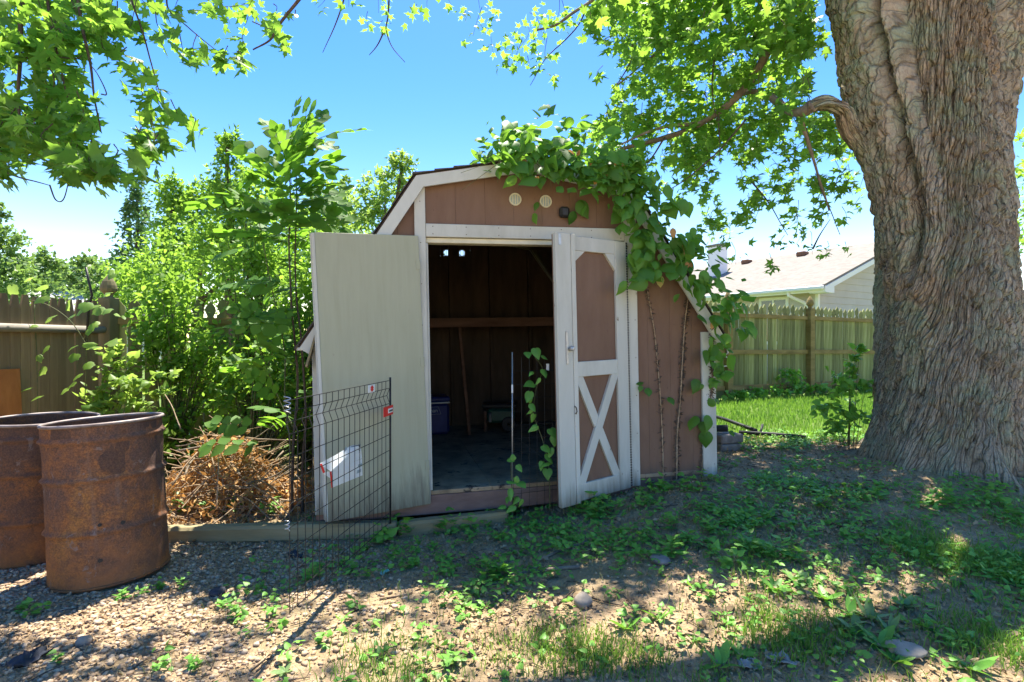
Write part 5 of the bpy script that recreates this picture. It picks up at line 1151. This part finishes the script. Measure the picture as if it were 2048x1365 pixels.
tree('rounded pale green tree left of the distant roof', (P(85, 640, 30)[0], 30), 4, [row(85, 540, 30, 42, 40, 1300), row(70, 590, 30, 70, 40, 1100)], QUAD, 'far', .27)
tree('rounded green tree right of the distant roof', (P(165, 640, 34)[0], 34), 4, [row(165, 550, 34, 38, 40, 1200), row(195, 590, 34, 50, 40, 1000)], QUAD, 'far', .30)
tree('grey-green tree between the two rounded trees', (P(128, 640, 45)[0], 45), 4, [row(130, 570, 45, 40, 28, 800), row(125, 610, 45, 70, 30, 700)], QUAD, 'fardark', .40)
tree('broad green tree closing the view behind the left fence', (P(215, 640, 28)[0], 28), 4, [row(220, 570, 28, 44, 46, 1200), row(240, 620, 28, 70, 50, 1100)], QUAD, 'far', .26)
for k, (px, w) in enumerate(((60, 90), (-60, 100), (170, 80), (260, 80))):
    Y = 50+6*k; tree(['far hedge tree low on the horizon behind the left fence']*4 and 'far hedge tree low on the horizon behind the left fence', (P(px, 640, Y)[0], Y), 3, [row(px, 600, Y, w, 36, 1300), row(px, 640, Y, w, 40, 900)], QUAD, 'far', .45, group='far hedge trees')
tree('green tree beyond the fence on the right of the big maple', (11.5, 11.0), 4, [(11.8, 11.2, 4.4, 1.6, 1.3, 1.5, 2200)], SMALL, 'maple', .14)

# ------------------------------------------------------------------ dead brush pile
bp = thing('brush_pile', 'heap of dead brown branches and withered leaves behind the timber', 'brush pile', (-2.25, 4.45, gz(-2.25, 4.45))); BO = np.array(bp.location)
def heap(x, y): return .62*math.exp(-((x+2.42)/.42)**2-((y-4.6)/.38)**2)
st = MB()
for k in range(260):
    x, y = random.gauss(-2.35, .32), random.gauss(4.55, .22); z = gz(x, y)+heap(x, y)*random.uniform(.2, 1.05); az = random.choice((R_(35), R_(145), random.uniform(0, 6.3)))+random.gauss(0, .3); L = random.uniform(.25, .75); el = random.uniform(-.25, .65)
    d = np.array([math.cos(az)*math.cos(el), math.sin(az)*math.cos(el)*.7, math.sin(el)])*L; a = np.array([x, y, z])-d/2; a[2] = max(a[2], gz(a[0], a[1])+.01); p = wob(spline([a, a+d*.5+rng.normal(size=3)*.03, a+d], 4), .02, 800+k % 9); r = random.uniform(.002, .007)
    st.tube(p-BO, np.linspace(r, r*.5, len(p)), 4, False)
for (a, b, r) in (((345, 970), (395, 905), .009), ((370, 1000), (455, 935), .008), ((434, 1020), (437, 915), .009), ((375, 1003), (440, 965), .006), ((360, 860), (330, 790), .005)):
    p = wob(spline([P(*a, 4.15), (P(*a, 4.15)+P(*b, 4.35))/2+np.array([0, 0, .02]), P(*b, 4.35)], 5), .02, 830); st.tube(p-BO, np.linspace(r, r*.6, len(p)), 5)
st.build('branches', M['drystem'], bp, True)['kind'] = 'stuff'
for k in range(16):                                   # heavier grey limbs thrown on the heap
    x, y = random.gauss(-2.3, .35), random.gauss(4.5, .18); L = random.uniform(.5, 1.1); az = random.uniform(0, 6.28); el = random.uniform(-.1, .45); d = np.array([math.cos(az)*math.cos(el), math.sin(az)*math.cos(el)*.6, math.sin(el)])*L
    a = np.array([x, y, gz(x, y)+heap(x, y)*random.uniform(.6, 1.1)])-d/2; a[2] = max(a[2], gz(a[0], a[1])+.01); p = wob(spline([a, a+d*.5+rng.normal(size=3)*.05, a+d], 6), .04, 860+k); p[:, 2] = np.maximum(p[:, 2], ground(p[:, 0], p[:, 1])+.008); r = random.uniform(.005, .012)
    MB().tube(p-BO, np.linspace(r, r*.5, len(p)), 6).build('branch', M['limb'], bp, True)
Pb = []
while len(Pb) < 2200:
    x, y = random.gauss(-2.35, .36), random.gauss(4.55, .24); h = heap(x, y); Pb.append((x, y, gz(x, y)+.02+h*random.random()**.6+(.12*random.random() if random.random() < .12 else 0)))
Pb = np.array(Pb); leaves('withered_leaves', SMALL, Pb-BO, frames(len(Pb), (0, -.4, .5), .8, (0, 0, -1), .6), rng.uniform(.03, .085, len(Pb)), M['deadleaf'], bp)['kind'] = 'stuff'

shrub('shrub', 'spindly green shrub sprouting beside the left flank of the maple trunk', 'shrub', (3.30, 5.35), [(3.35, 5.4, .95, .16, .15, .35, 130), (3.2, 5.3, .55, .30, .2, .2, 150), (3.45, 5.45, 1.25, .14, .1, .12, 40)], HEART, 'weed', .075, None, sr=.004)
for k, (px, py) in enumerate(((1555, 785), (1600, 792), (1650, 780), (1480, 795), (1720, 785), (1580, 770), (1690, 790), (1520, 790))):
    q = on_ground(px, 796); Yf = 11.31-(1620-px)*.0075-.25; Xf = (px-1024)/1090*Yf
    shrub('weed_plant', 'leafy weed growing at the foot of the mossy picket fence', 'weed', (Xf, Yf), [(Xf, Yf, gz(Xf, Yf)+.12+(.2 if k == 5 else 0), .28, .15, .14+(.1 if k == 5 else 0), 170)], HEART, 'weed', .075, 'weeds at the fence foot', 2, sr=.004)
# ------------------------------------------------------------------ ground cover, near weeds, stones, sticks
def sample(n, x0, x1, y0, y1, dens):
    out = []
    while sum(len(o) for o in out) < n:
        x = rng.uniform(x0, x1, n); y = rng.uniform(y0, y1, n); k = rng.random(n) < np.clip(dens(x, y), 0, 1); out.append(np.stack([x[k], y[k]], -1))
    return np.vstack(out)[:n]
def free(x, y):
    "outside the shed, the trunk and the drums"
    lx = (x-L0[0])*u3[0]+(y-L0[1])*u3[1]; ly = (x-L0[0])*n3[0]+(y-L0[1])*n3[1]
    k = ~((lx > U0) & (lx < U1) & (ly > -.02) & (ly < DEP)); k &= np.hypot(x-3.8, y-4.75) > .72
    k &= np.hypot(x+2.352, y-3.2) > .30; k &= np.hypot(x+3.02, y-3.5) > .30; return k.astype(float)
ang = np.arange(5)*2*math.pi/5
ico = np.array([(0, 0, .5)]+[(.45*math.cos(a), .45*math.sin(a), .22) for a in ang]+[(.45*math.cos(a+.63), .45*math.sin(a+.63), -.22) for a in ang]+[(0, 0, -.5)])
icf = np.array([(0, 1+k, 1+(k+1) % 5) for k in range(5)]+[(1+k, 6+k, 1+(k+1) % 5) for k in range(5)]+[(1+(k+1) % 5, 6+k, 6+(k+1) % 5) for k in range(5)]+[(11, 6+(k+1) % 5, 6+k) for k in range(5)])
def stones(name, XY, smin, smax, label, cat, flat=.62):
    n = len(XY); V = []; S = smin+(smax-smin)*rng.random(n)**2.2; z = ground(XY[:, 0], XY[:, 1])
    az = rng.uniform(0, 6.28, n); sc = np.stack([S*rng.uniform(.8, 1.3, n), S*rng.uniform(.7, 1.0, n), S*flat*rng.uniform(.7, 1.1, n)], -1)
    q = ico[None]*(1+.22*rng.normal(size=(n, 12, 1))*.7); q = q*sc[:, None, :]; c, s = np.cos(az)[:, None], np.sin(az)[:, None]
    V = np.stack([q[..., 0]*c-q[..., 1]*s+XY[:, :1], q[..., 0]*s+q[..., 1]*c+XY[:, 1:2], q[..., 2]+(z+S*flat*.22)[:, None]], -1)
    T = (icf[None]+(np.arange(n)*12)[:, None, None]).reshape(-1, 3); tint = np.repeat(rng.random(n), 12)
    o = obj(name, np_mesh(name, V.reshape(-1, 3), T, M['pebble'], tint, True)); return tag(o, label, cat, kind='stuff')
def gravel_d(x, y): return free(x, y)*np.clip(1.15-sstep(-1.45, -.55, x+.25*noise2(x*2, y*2, 9)*2-.12*(y-2.6)), 0, 1)*(1-.55*sstep(3.35, 3.7, y))
stones('gravel', sample(13500, -3.6, -.3, 1.5, 3.68, gravel_d), .010, .036, 'brown river gravel spread in front of the rusty drums', 'gravel')
def scatter_d(x, y): return free(x, y)*(.25+.75*sstep(.0, .25, noise2(x*1.3, y*1.3, 12)+.1))
stones('gravel', sample(3600, -2.6, 3.4, 1.6, 6.2, scatter_d), .006, .022, 'small scattered pebbles in the bare dirt before the shed', 'gravel')
# leaf litter and wood chips
def chips(n, x0, x1, y0, y1, dens, smin, smax, tm=QUAD, mat='litter', up=.012, spread=.35):
    XY = sample(n, x0, x1, y0, y1, dens); Pn = np.column_stack([XY, ground(XY[:, 0], XY[:, 1])+rng.uniform(.003, up, n)])
    return leaf_arrays(tm, Pn, frames(n, (0, 0, 1), spread), rng.uniform(smin, smax, n))
def litter_d(x, y): return free(x, y)*np.clip(.55+1.2*noise2(x*1.6, y*1.6, 14), .08, 1)
la1 = chips(36000, -2.6, 4.2, 1.5, 6.4, litter_d, .007, .028, spread=.6, up=.016); la2 = chips(2400, -1.2, 4.2, 1.5, 6.4, litter_d, .022, .05, OVATE, up=.02)
V, T, c = join_arrays([la1, la2]); tag(obj('leaf_litter', np_mesh('leaf_litter', V, T, M['litter'], c)), 'dry brown leaf litter strewn over the bare dirt', 'litter', kind='stuff')
# low creeping weeds: a carpet nobody could count
def weed_d(x, y):
    a = np.exp(-((x-1.9)/1.5)**2-((y-3.85)/.75)**2)*1.1+.35*np.exp(-((x-.3)/1.2)**2-((y-3.4)/.5)**2)+.45*np.exp(-((x-2.6)/1.3)**2-((y-2.9)/.6)**2)+.9*np.exp(-((x-3.0)/1.6)**2-((y-5.9)/.45)**2)+.10
    return free(x, y)*np.clip(a*(.15+2.4*np.maximum(0, noise2(x*1.9, y*1.9, 21)+.16)), 0, 1)
XY = sample(2100, -1.6, 4.4, 1.7, 6.6, weed_d); Ps = []; Rs = []; Ss = []
for (x, y) in XY:
    n = random.randint(4, 8); z = gz(x, y); R0 = random.uniform(.02, .06)
    for k in range(n):
        a = random.uniform(0, 6.28); r = R0*random.random()**.5; Ps.append((x+r*math.cos(a), y+r*math.sin(a), z+random.uniform(.010, .055))); Ss.append(random.uniform(.018, .044)); Rs.append(a)
Ps = np.array(Ps); Rs = np.array(Rs); tips = np.stack([np.cos(Rs), np.sin(Rs), -.15+0*Rs], -1); nn = np.array([0, 0, 1.])+rng.normal(size=(len(Ps), 3))*.3; nn /= np.linalg.norm(nn, axis=1)[:, None]
tt = tips-nn*np.sum(tips*nn, 1)[:, None]; tt /= np.linalg.norm(tt, axis=1)[:, None]
tag(leaves('creeping_weeds', HEART, Ps, np.stack([np.cross(tt, nn), tt, nn], -1), np.array(Ss), M['weed']), 'patchy low creeping green weeds on the dirt round the maple', 'weeds', kind='stuff')
# grass
def blades(XY, hmin, hmax, w, lean=.5):
    n = len(XY); z = ground(XY[:, 0], XY[:, 1])-.004; h = rng.uniform(hmin, hmax, n); az = rng.uniform(0, 6.28, n); b = rng.uniform(0, 6.28, n)
    sx, sy = np.cos(az)*w/2, np.sin(az)*w/2; le = h*rng.uniform(.1, lean, n); ox, oy = np.cos(b)*le, np.sin(b)*le
    base = np.column_stack([XY, z]); side = np.column_stack([sx, sy, 0*sx])
    m = base+np.column_stack([ox*.35, oy*.35, h*.6]); tp = base+np.column_stack([ox, oy, h*.93])
    V = np.stack([base-side, base+side, m+side*.8, m-side*.8, tp], 1).reshape(-1, 3); k = (np.arange(n)*5)[:, None, None]
    T = (np.array([(0, 1, 2), (0, 2, 3), (3, 2, 4)])[None]+k).reshape(-1, 3); return V, T, np.repeat(rng.random(n), 5)
def lawn_d(x, y): return free(x, y)*np.clip(sstep(5.5, 6.5, y+.8*noise2(x*1.2, y*1.2, 25)), 0, 1)*np.clip(sstep(.9, 1.6, x), 0, 1)*(y < 6+.5*(x+4.44)-.1)
XYl = sample(42000, 1.0, 10.5, 5.3, 13.2, lawn_d); V, T, c = blades(XYl, .04, .11, .010)
tag(obj('lawn_grass', np_mesh('lawn_grass', V, T, M['grass'], c)), 'bright green lawn grass between the shed and the mossy fence', 'grass', kind='stuff')
def tuft_d(x, y):
    a = np.exp(-((y-2.15)/.38)**2)*sstep(-.9, -.1, x)+.8*np.exp(-((x-2.3)/.9)**2-((y-2.65)/.5)**2)+.5*sstep(1.6, 2.4, x)*np.exp(-((y-2.9)/.6)**2)
    return free(x, y)*np.clip(a*(.05+2.2*np.maximum(0, noise2(x*2.1, y*2.1, 27)+.10)), 0, 1)
XYt = sample(19000, -1.2, 4.2, 1.4, 3.8, tuft_d); V1 = blades(XYt, .025, .085, .0045, .9)
tag(obj('thin_grass', np_mesh('thin_grass', *V1[:2], M['grass'], V1[2])), 'thin straggly green grass in the shaded foreground', 'grass', kind='stuff')
XYt = sample(5200, -1.6, 4.2, 1.4, 4.4, lambda x, y: .5*tuft_d(x, y)+.12*free(x, y)); V1 = blades(XYt, .02, .07, .004, 1.6)
tag(obj('dry_grass', np_mesh('dry_grass', *V1[:2], M['drygrass'], V1[2])), 'sparse straw-coloured dry grass lying in the foreground dirt', 'grass', kind='stuff')

# ---- single weeds one can count
def weed_mesh(kind, seed):
    random.seed(seed); A = []
    if kind == 'leafy':                    # upright, heart leaves in whorls
        Ps, Rs, Ss = [], [], []
        for s_ in range(random.randint(3, 5)):
            bx, by = random.gauss(0, .025), random.gauss(0, .025); H = random.uniform(.06, .17)
            for k in range(random.randint(4, 6)):
                a = random.uniform(0, 6.28); h = H*(.3+.7*k/5); t = np.array([math.cos(a), math.sin(a), random.uniform(-.3, .3)]); t /= np.linalg.norm(t); n = np.array([0, 0, 1.])+rng.normal(size=3)*.25; n = n-t*(n@t); n /= np.linalg.norm(n)
                Ps.append((bx+.012*math.cos(a), by+.012*math.sin(a), h)); Rs.append(np.stack([np.cross(t, n), t, n], -1)); Ss.append(random.uniform(.035, .07))
        A = leaf_arrays(HEART, np.array(Ps), np.array(Rs), np.array(Ss))
    else:                                  # flat rosette of long leaves
        Ps, Rs, Ss = [], [], []
        n0 = random.randint(7, 11)
        for k in range(n0):
            a = k*2*math.pi/n0+random.gauss(0, .2); t = np.array([math.cos(a), math.sin(a), random.uniform(.1, .7)]); t /= np.linalg.norm(t); n = np.array([0, 0, 1.])+rng.normal(size=3)*.15; n = n-t*(n@t); n /= np.linalg.norm(n)
            Ps.append((0, 0, .008)); Rs.append(np.stack([np.cross(t, n)*.62, t, n], -1)); Ss.append(random.uniform(.08, .15))
        A = leaf_arrays(OVATE, np.array(Ps), np.array(Rs), np.array(Ss))
    return A
WM = {k: [] for k in ('leafy', 'rosette', 'pale')}
for k in WM:
    for s in range(5):
        V, T, c = weed_mesh('leafy' if k == 'leafy' else 'rosette', 90+s+7*len(k)); WM[k].append(np_mesh('weed_plant', V, T, M['weedlight' if k == 'pale' else 'weed'], c))
random.seed(21)
def weeds(kind, pts, label, group, smin=.7, smax=1.3):
    for i, (px, py) in enumerate(pts):
        q = on_ground(px, py); o = obj('weed_plant', WM[kind][i % 5]); o.location = (q[0], q[1], q[2]-.004); o.rotation_euler = (random.gauss(0, .1), random.gauss(0, .1), random.uniform(0, 6.28)); s = random.uniform(smin, smax); o.scale = (s*.85, s*.85, s*.85)
        tag(o, ('small ' if s < smin+(smax-smin)*.33 else 'large ' if s > smin+(smax-smin)*.67 else 'middling ')+label, 'weed', group)
weeds('leafy', [(795, 1060), (775, 1085), (805, 1075)], 'large-leaved weed growing at the foot of the bent wire panel', 'weeds at the wire panel', 1.2, 1.7)
weeds('leafy', [(1020, 1035), (1030, 1025), (975, 1045), (1070, 1040), (890, 1065), (930, 1060)], 'green weed growing along the shed doorway timber', 'weeds under the doorway', .9, 1.4)
weeds('leafy', [(1160, 1030), (1190, 1035), (1215, 1030), (1235, 1020), (1175, 1022), (1205, 1018)], 'green weed growing under the half-open brown door', 'weeds under the brown door', 1.0, 1.5)
weeds('leafy', [(1300, 1000), (1330, 985), (1375, 975), (1410, 965), (1285, 1015), (1400, 985)], 'green weed growing along the foot of the brown shed wall', 'weeds along the shed wall', .9, 1.3)
weeds('leafy', [(995, 1165), (985, 1150), (1005, 1155)], 'upright bushy green weed standing alone in the bare dirt', 'weeds in the bare dirt', .9, 1.2)
weeds('leafy', [(710, 1140), (690, 1130), (640, 1150), (720, 1110), (620, 1160), (735, 1100), (830, 1135), (860, 1100)], 'green weed sprouting in the dirt before the edging timber', 'weeds before the timber', .6, 1.0)
weeds('leafy', [(1740, 985), (1870, 1010), (1890, 1000), (1910, 1015), (1985, 1010), (2000, 985), (1760, 1000), (2030, 1040)], 'round-leaved weed growing on the maple roots', 'weeds on the maple roots', 1.0, 1.4)
weeds('leafy', [(1500, 905), (1530, 900), (1640, 880), (1660, 900), (1690, 890), (1590, 890), (1710, 870)], 'green weed at the edge of the lawn behind the dirt', 'weeds at the lawn edge', .9, 1.4)
weeds('leafy', [(1420, 1060), (1460, 1050), (1500, 1065), (1540, 1040), (1580, 1060), (1620, 1075), (1480, 1100), (1430, 1110), (1520, 1110), (1560, 1120), (1600, 1130), (1380, 1090), (1350, 1060), (1660, 1050), (1700, 1080), (1450, 1130), (1340, 1110), (1300, 1080), (1250, 1070), (1640, 1020), (1570, 1000), (1500, 1010), (1470, 990)], 'bright green weed in the patch between shed corner and maple', 'weeds between shed and maple', .7, 1.3)
weeds('leafy', [(75, 1230), (50, 1220), (120, 1325), (320, 1340), (390, 1340), (280, 1190), (320, 1180), (470, 1240), (450, 1215), (520, 1180), (360, 1175), (240, 1200)], 'small green weed poking up through the gravel', 'weeds in the gravel', .5, .85)
weeds('pale', [(930, 1200), (920, 1215), (945, 1190), (570, 1345), (900, 1330)], 'pale-leaved weed in the foreground dirt', 'pale weeds', .5, .8)
weeds('rosette', [(1440, 1335), (1480, 1310), (1790, 1325), (1760, 1290), (1940, 1340), (1250, 1260), (1390, 1280), (1550, 1180), (1650, 1200), (1700, 1230), (1320, 1240), (1860, 1260), (1960, 1200)], 'flat long-leaved green rosette weed in the foreground', 'rosette weeds', .6, 1.05)
weeds('pale', [(1690, 1255), (1740, 1240), (1780, 1265), (1720, 1275), (1810, 1215), (1590, 1165)], 'broad pale-leaved rosette weed in the foreground grass', 'pale rosettes', .7, 1.1)
weeds('leafy', [(450, 1010), (480, 1020), (420, 1035), (390, 1020), (500, 1000), (540, 1030), (360, 1025), (460, 1030)], 'green weed growing behind the long edging timber', 'weeds behind the timber', .9, 1.5)
# leafy climbers on the wire panel in the doorway
cl = thing('climbing_weed', 'heart-leaved climber twining up the wire panel in the doorway', 'vine', tuple(shed_w(1.02, -.12, -.15))); CO = np.array(cl.location)
p = spline([P(x, y, 4.02) for x, y in ((1100, 1040), (1098, 940), (1085, 880), (1068, 830), (1072, 780), (1085, 740), (1070, 715))], 6); MB().tube(p-CO, np.linspace(.004, .002, len(p)), 5).build('stem', M['stem'], cl, True)
pts = [(1055, 712), (1070, 705), (1085, 718), (1088, 745), (1065, 752), (1080, 765), (1068, 775), (1058, 800), (1062, 815), (1070, 838), (1075, 860), (1065, 828), (1100, 865), (1085, 900), (1095, 915), (1085, 930), (1100, 935), (1105, 905), (1095, 945), (1108, 880), (1060, 790)]
leaf_objects('leaf', HEART, np.array([P(x, y-8, 3.98) for x, y in pts])-CO, frames(len(pts), (0, -1, .6), .35, (-.3, 0, -1), .4), rng.uniform(.055, .10, len(pts)), M['weed'], cl)
c2 = thing('climbing_weed', 'leafy weed standing before the wire panel in the doorway', 'weed', tuple(on_ground(1030, 1030))); CO = np.array(c2.location)
p = spline([CO, P(1024, 980, 3.92), P(1022, 920, 3.95)], 6); MB().tube(p-CO, np.linspace(.004, .002, len(p)), 5).build('stem', M['stem'], c2, True)
pts = [(1015, 925), (1030, 918), (1035, 935), (1015, 965), (1030, 960), (1020, 985), (1038, 970), (1018, 1000), (1035, 1000), (1010, 1015), (1030, 1018), (1045, 1005)]
leaf_objects('leaf', HEART, np.array([P(x, y-6, 3.88) for x, y in pts])-CO, frames(len(pts), (0, -.8, .8), .4, (0, 0, -1), .6), rng.uniform(.05, .09, len(pts)), M['weed'], c2)

# ---- stones, sticks and scraps
def rock(label, px, py, s, flat=.6, mat='stone', seed=0):
    n = 16; m = 10; q = on_ground(px, py); V = []; F = []
    for i in range(m+1):
        for j in range(n):
            t = math.pi*i/m; a = 2*math.pi*j/n; V.append((math.sin(t)*math.cos(a), math.sin(t)*math.sin(a), math.cos(t)))
    V = np.array(V); V = V*(1+.28*noise3(V*1.3+seed*5.1, 70+seed))[:, None]*np.array([1, .8, flat])*s/2
    F = [(i*n+j, (i+1)*n+j, (i+1)*n+(j+1) % n, i*n+(j+1) % n) for i in range(m) for j in range(n)]
    o = MB().add(V, F).build('stone', M[mat], None, True); o.location = (q[0], q[1], q[2]+s*flat*.30); o.rotation_euler = (0, 0, seed); return tag(o, label, 'stone')
rock('rounded pale stone lying on the bare dirt', 1166, 1212, .105, .75, seed=1)
rock('flat grey stone lying in weeds below the shed wall', 1320, 1125, .125, .4, 'concrete', 2)
rock('broad flat tan stone half buried among foreground weeds', 1810, 1305, .15, .32, seed=3)
rock('angular brown stone among the gravel', 168, 1290, .07, .7, seed=4)
rock('dark lump of stone in the dirt by the leaning drum', 435, 1190, .10, .5, 'darkcloth', 5)
def stick(label, pts, r0, r1, seed, mat='twig', lift=.008):
    p = np.array([on_ground(x, y) for x, y in pts]); p[:, 2] += lift; p = wob(spline(p, 6), .012, 850+seed); p[:, 2] = np.maximum(p[:, 2], ground(p[:, 0], p[:, 1])+.004)
    o = MB().tube(p, np.linspace(r0, r1, len(p)), 7).build('stick', M[mat], None, True); return tag(o, label, 'stick')
stick('long grey-brown fallen branch lying across the shaded dirt', [(1000, 1165), (1030, 1150), (1090, 1143), (1160, 1138)], .008, .012, 1, 'limb')
stick('thick weathered branch end lying behind the long fallen branch', [(1080, 1125), (1120, 1105), (1180, 1085)], .006, .018, 2, 'limb')
stick('thin stick lying below the bent wire panel', [(830, 1098), (860, 1092), (890, 1088)], .006, .004, 3, 'drystem')
stick('dry stick on the bare dirt in front of the wire panel', [(760, 1200), (790, 1195), (825, 1188)], .006, .004, 4, 'drystem')
stick('short dark stick lying on dirt beside the dry stick', [(695, 1232), (720, 1218), (740, 1210)], .006, .004, 5)
stick('pale bare stick lying right of the round stone', [(1345, 1272), (1380, 1272), (1405, 1282)], .007, .005, 6, 'drystem')
stick('curved stick beside the round pale stone', [(1110, 1215), (1130, 1200), (1150, 1182)], .006, .004, 7)
stick('thin dark twig right of the round pale stone', [(1185, 1200), (1215, 1208), (1250, 1215)], .005, .003, 8)
stick('long thin twig curving through the foreground grass', [(870, 1295), (910, 1310), (960, 1312)], .004, .003, 9)
stick('dry twig lying in the foreground near the rags', [(500, 1345), (530, 1320), (545, 1300)], .005, .003, 10, 'drystem')
def rag(name, label, cat, px, py, w, d, h, mat, seed):
    n = 9; q = on_ground(px, py); g = np.linspace(-1, 1, n); A, B = np.meshgrid(g, g); e = np.stack([A, B, A*0], -1)
    z = h*(.5+1.6*noise3(e*2.1+seed, 90)); V = np.stack([A*w/2+.2*w*noise3(e*1.7+seed, 91), B*d/2+.2*d*noise3(e*1.7+seed, 92), np.maximum(z, .004)], -1).reshape(-1, 3)
    F = [(i*n+j, i*n+j+1, (i+1)*n+j+1, (i+1)*n+j) for i in range(n-1) for j in range(n-1)]
    o = MB().add(V, F).build(name, M[mat], None, True); o.location = (q[0], q[1], q[2]+.002); o.rotation_euler = (0, 0, seed); sd = o.modifiers.new('thick', 'SOLIDIFY'); sd.thickness = .004; return tag(o, label, cat)
rag('rag', 'crumpled charcoal rag lying on the gravel', 'rag', 55, 1325, .13, .09, .04, 'darkcloth', 1.2)
rag('rag', 'crumpled grey rag lying in the foreground dirt', 'rag', 1560, 1325, .11, .05, .03, 'greyrag', 2.4)
rag('rag', 'second grey rag scrap beside the crumpled grey one', 'rag', 1500, 1335, .09, .05, .025, 'greyrag', 3.1)
rag('wrapper', 'small teal plastic wrapper on the dirt before the wire panel', 'wrapper', 770, 1147, .06, .03, .015, 'cyan', 4.0)
rag('rag', 'dark scrap of cloth at the foot of the long timber', 'rag', 592, 1115, .10, .05, .03, 'darkcloth', 5.5)

# fallen twigs: too many and too small to count
ft = MB(); XYs = sample(620, -2.4, 4.0, 1.6, 6.2, litter_d)
for (x, y) in XYs:
    L = random.uniform(.03, .16); a = random.uniform(0, 6.28); d = np.array([math.cos(a), math.sin(a), 0])*L; m = np.array([x, y, gz(x, y)+.006]); e = m+d; e[2] = gz(e[0], e[1])+.006; c_ = (m+e)/2+np.array([-d[1], d[0], 0])*random.uniform(-.15, .15); c_[2] += .004
    r = random.uniform(.0012, .0038); ft.tube([m, c_, e], [r, r*.9, r*.6], 4, False)
tag(ft.build('fallen_twigs', M['twig']), 'thin fallen twigs strewn over the yard dirt', 'twigs', kind='stuff')
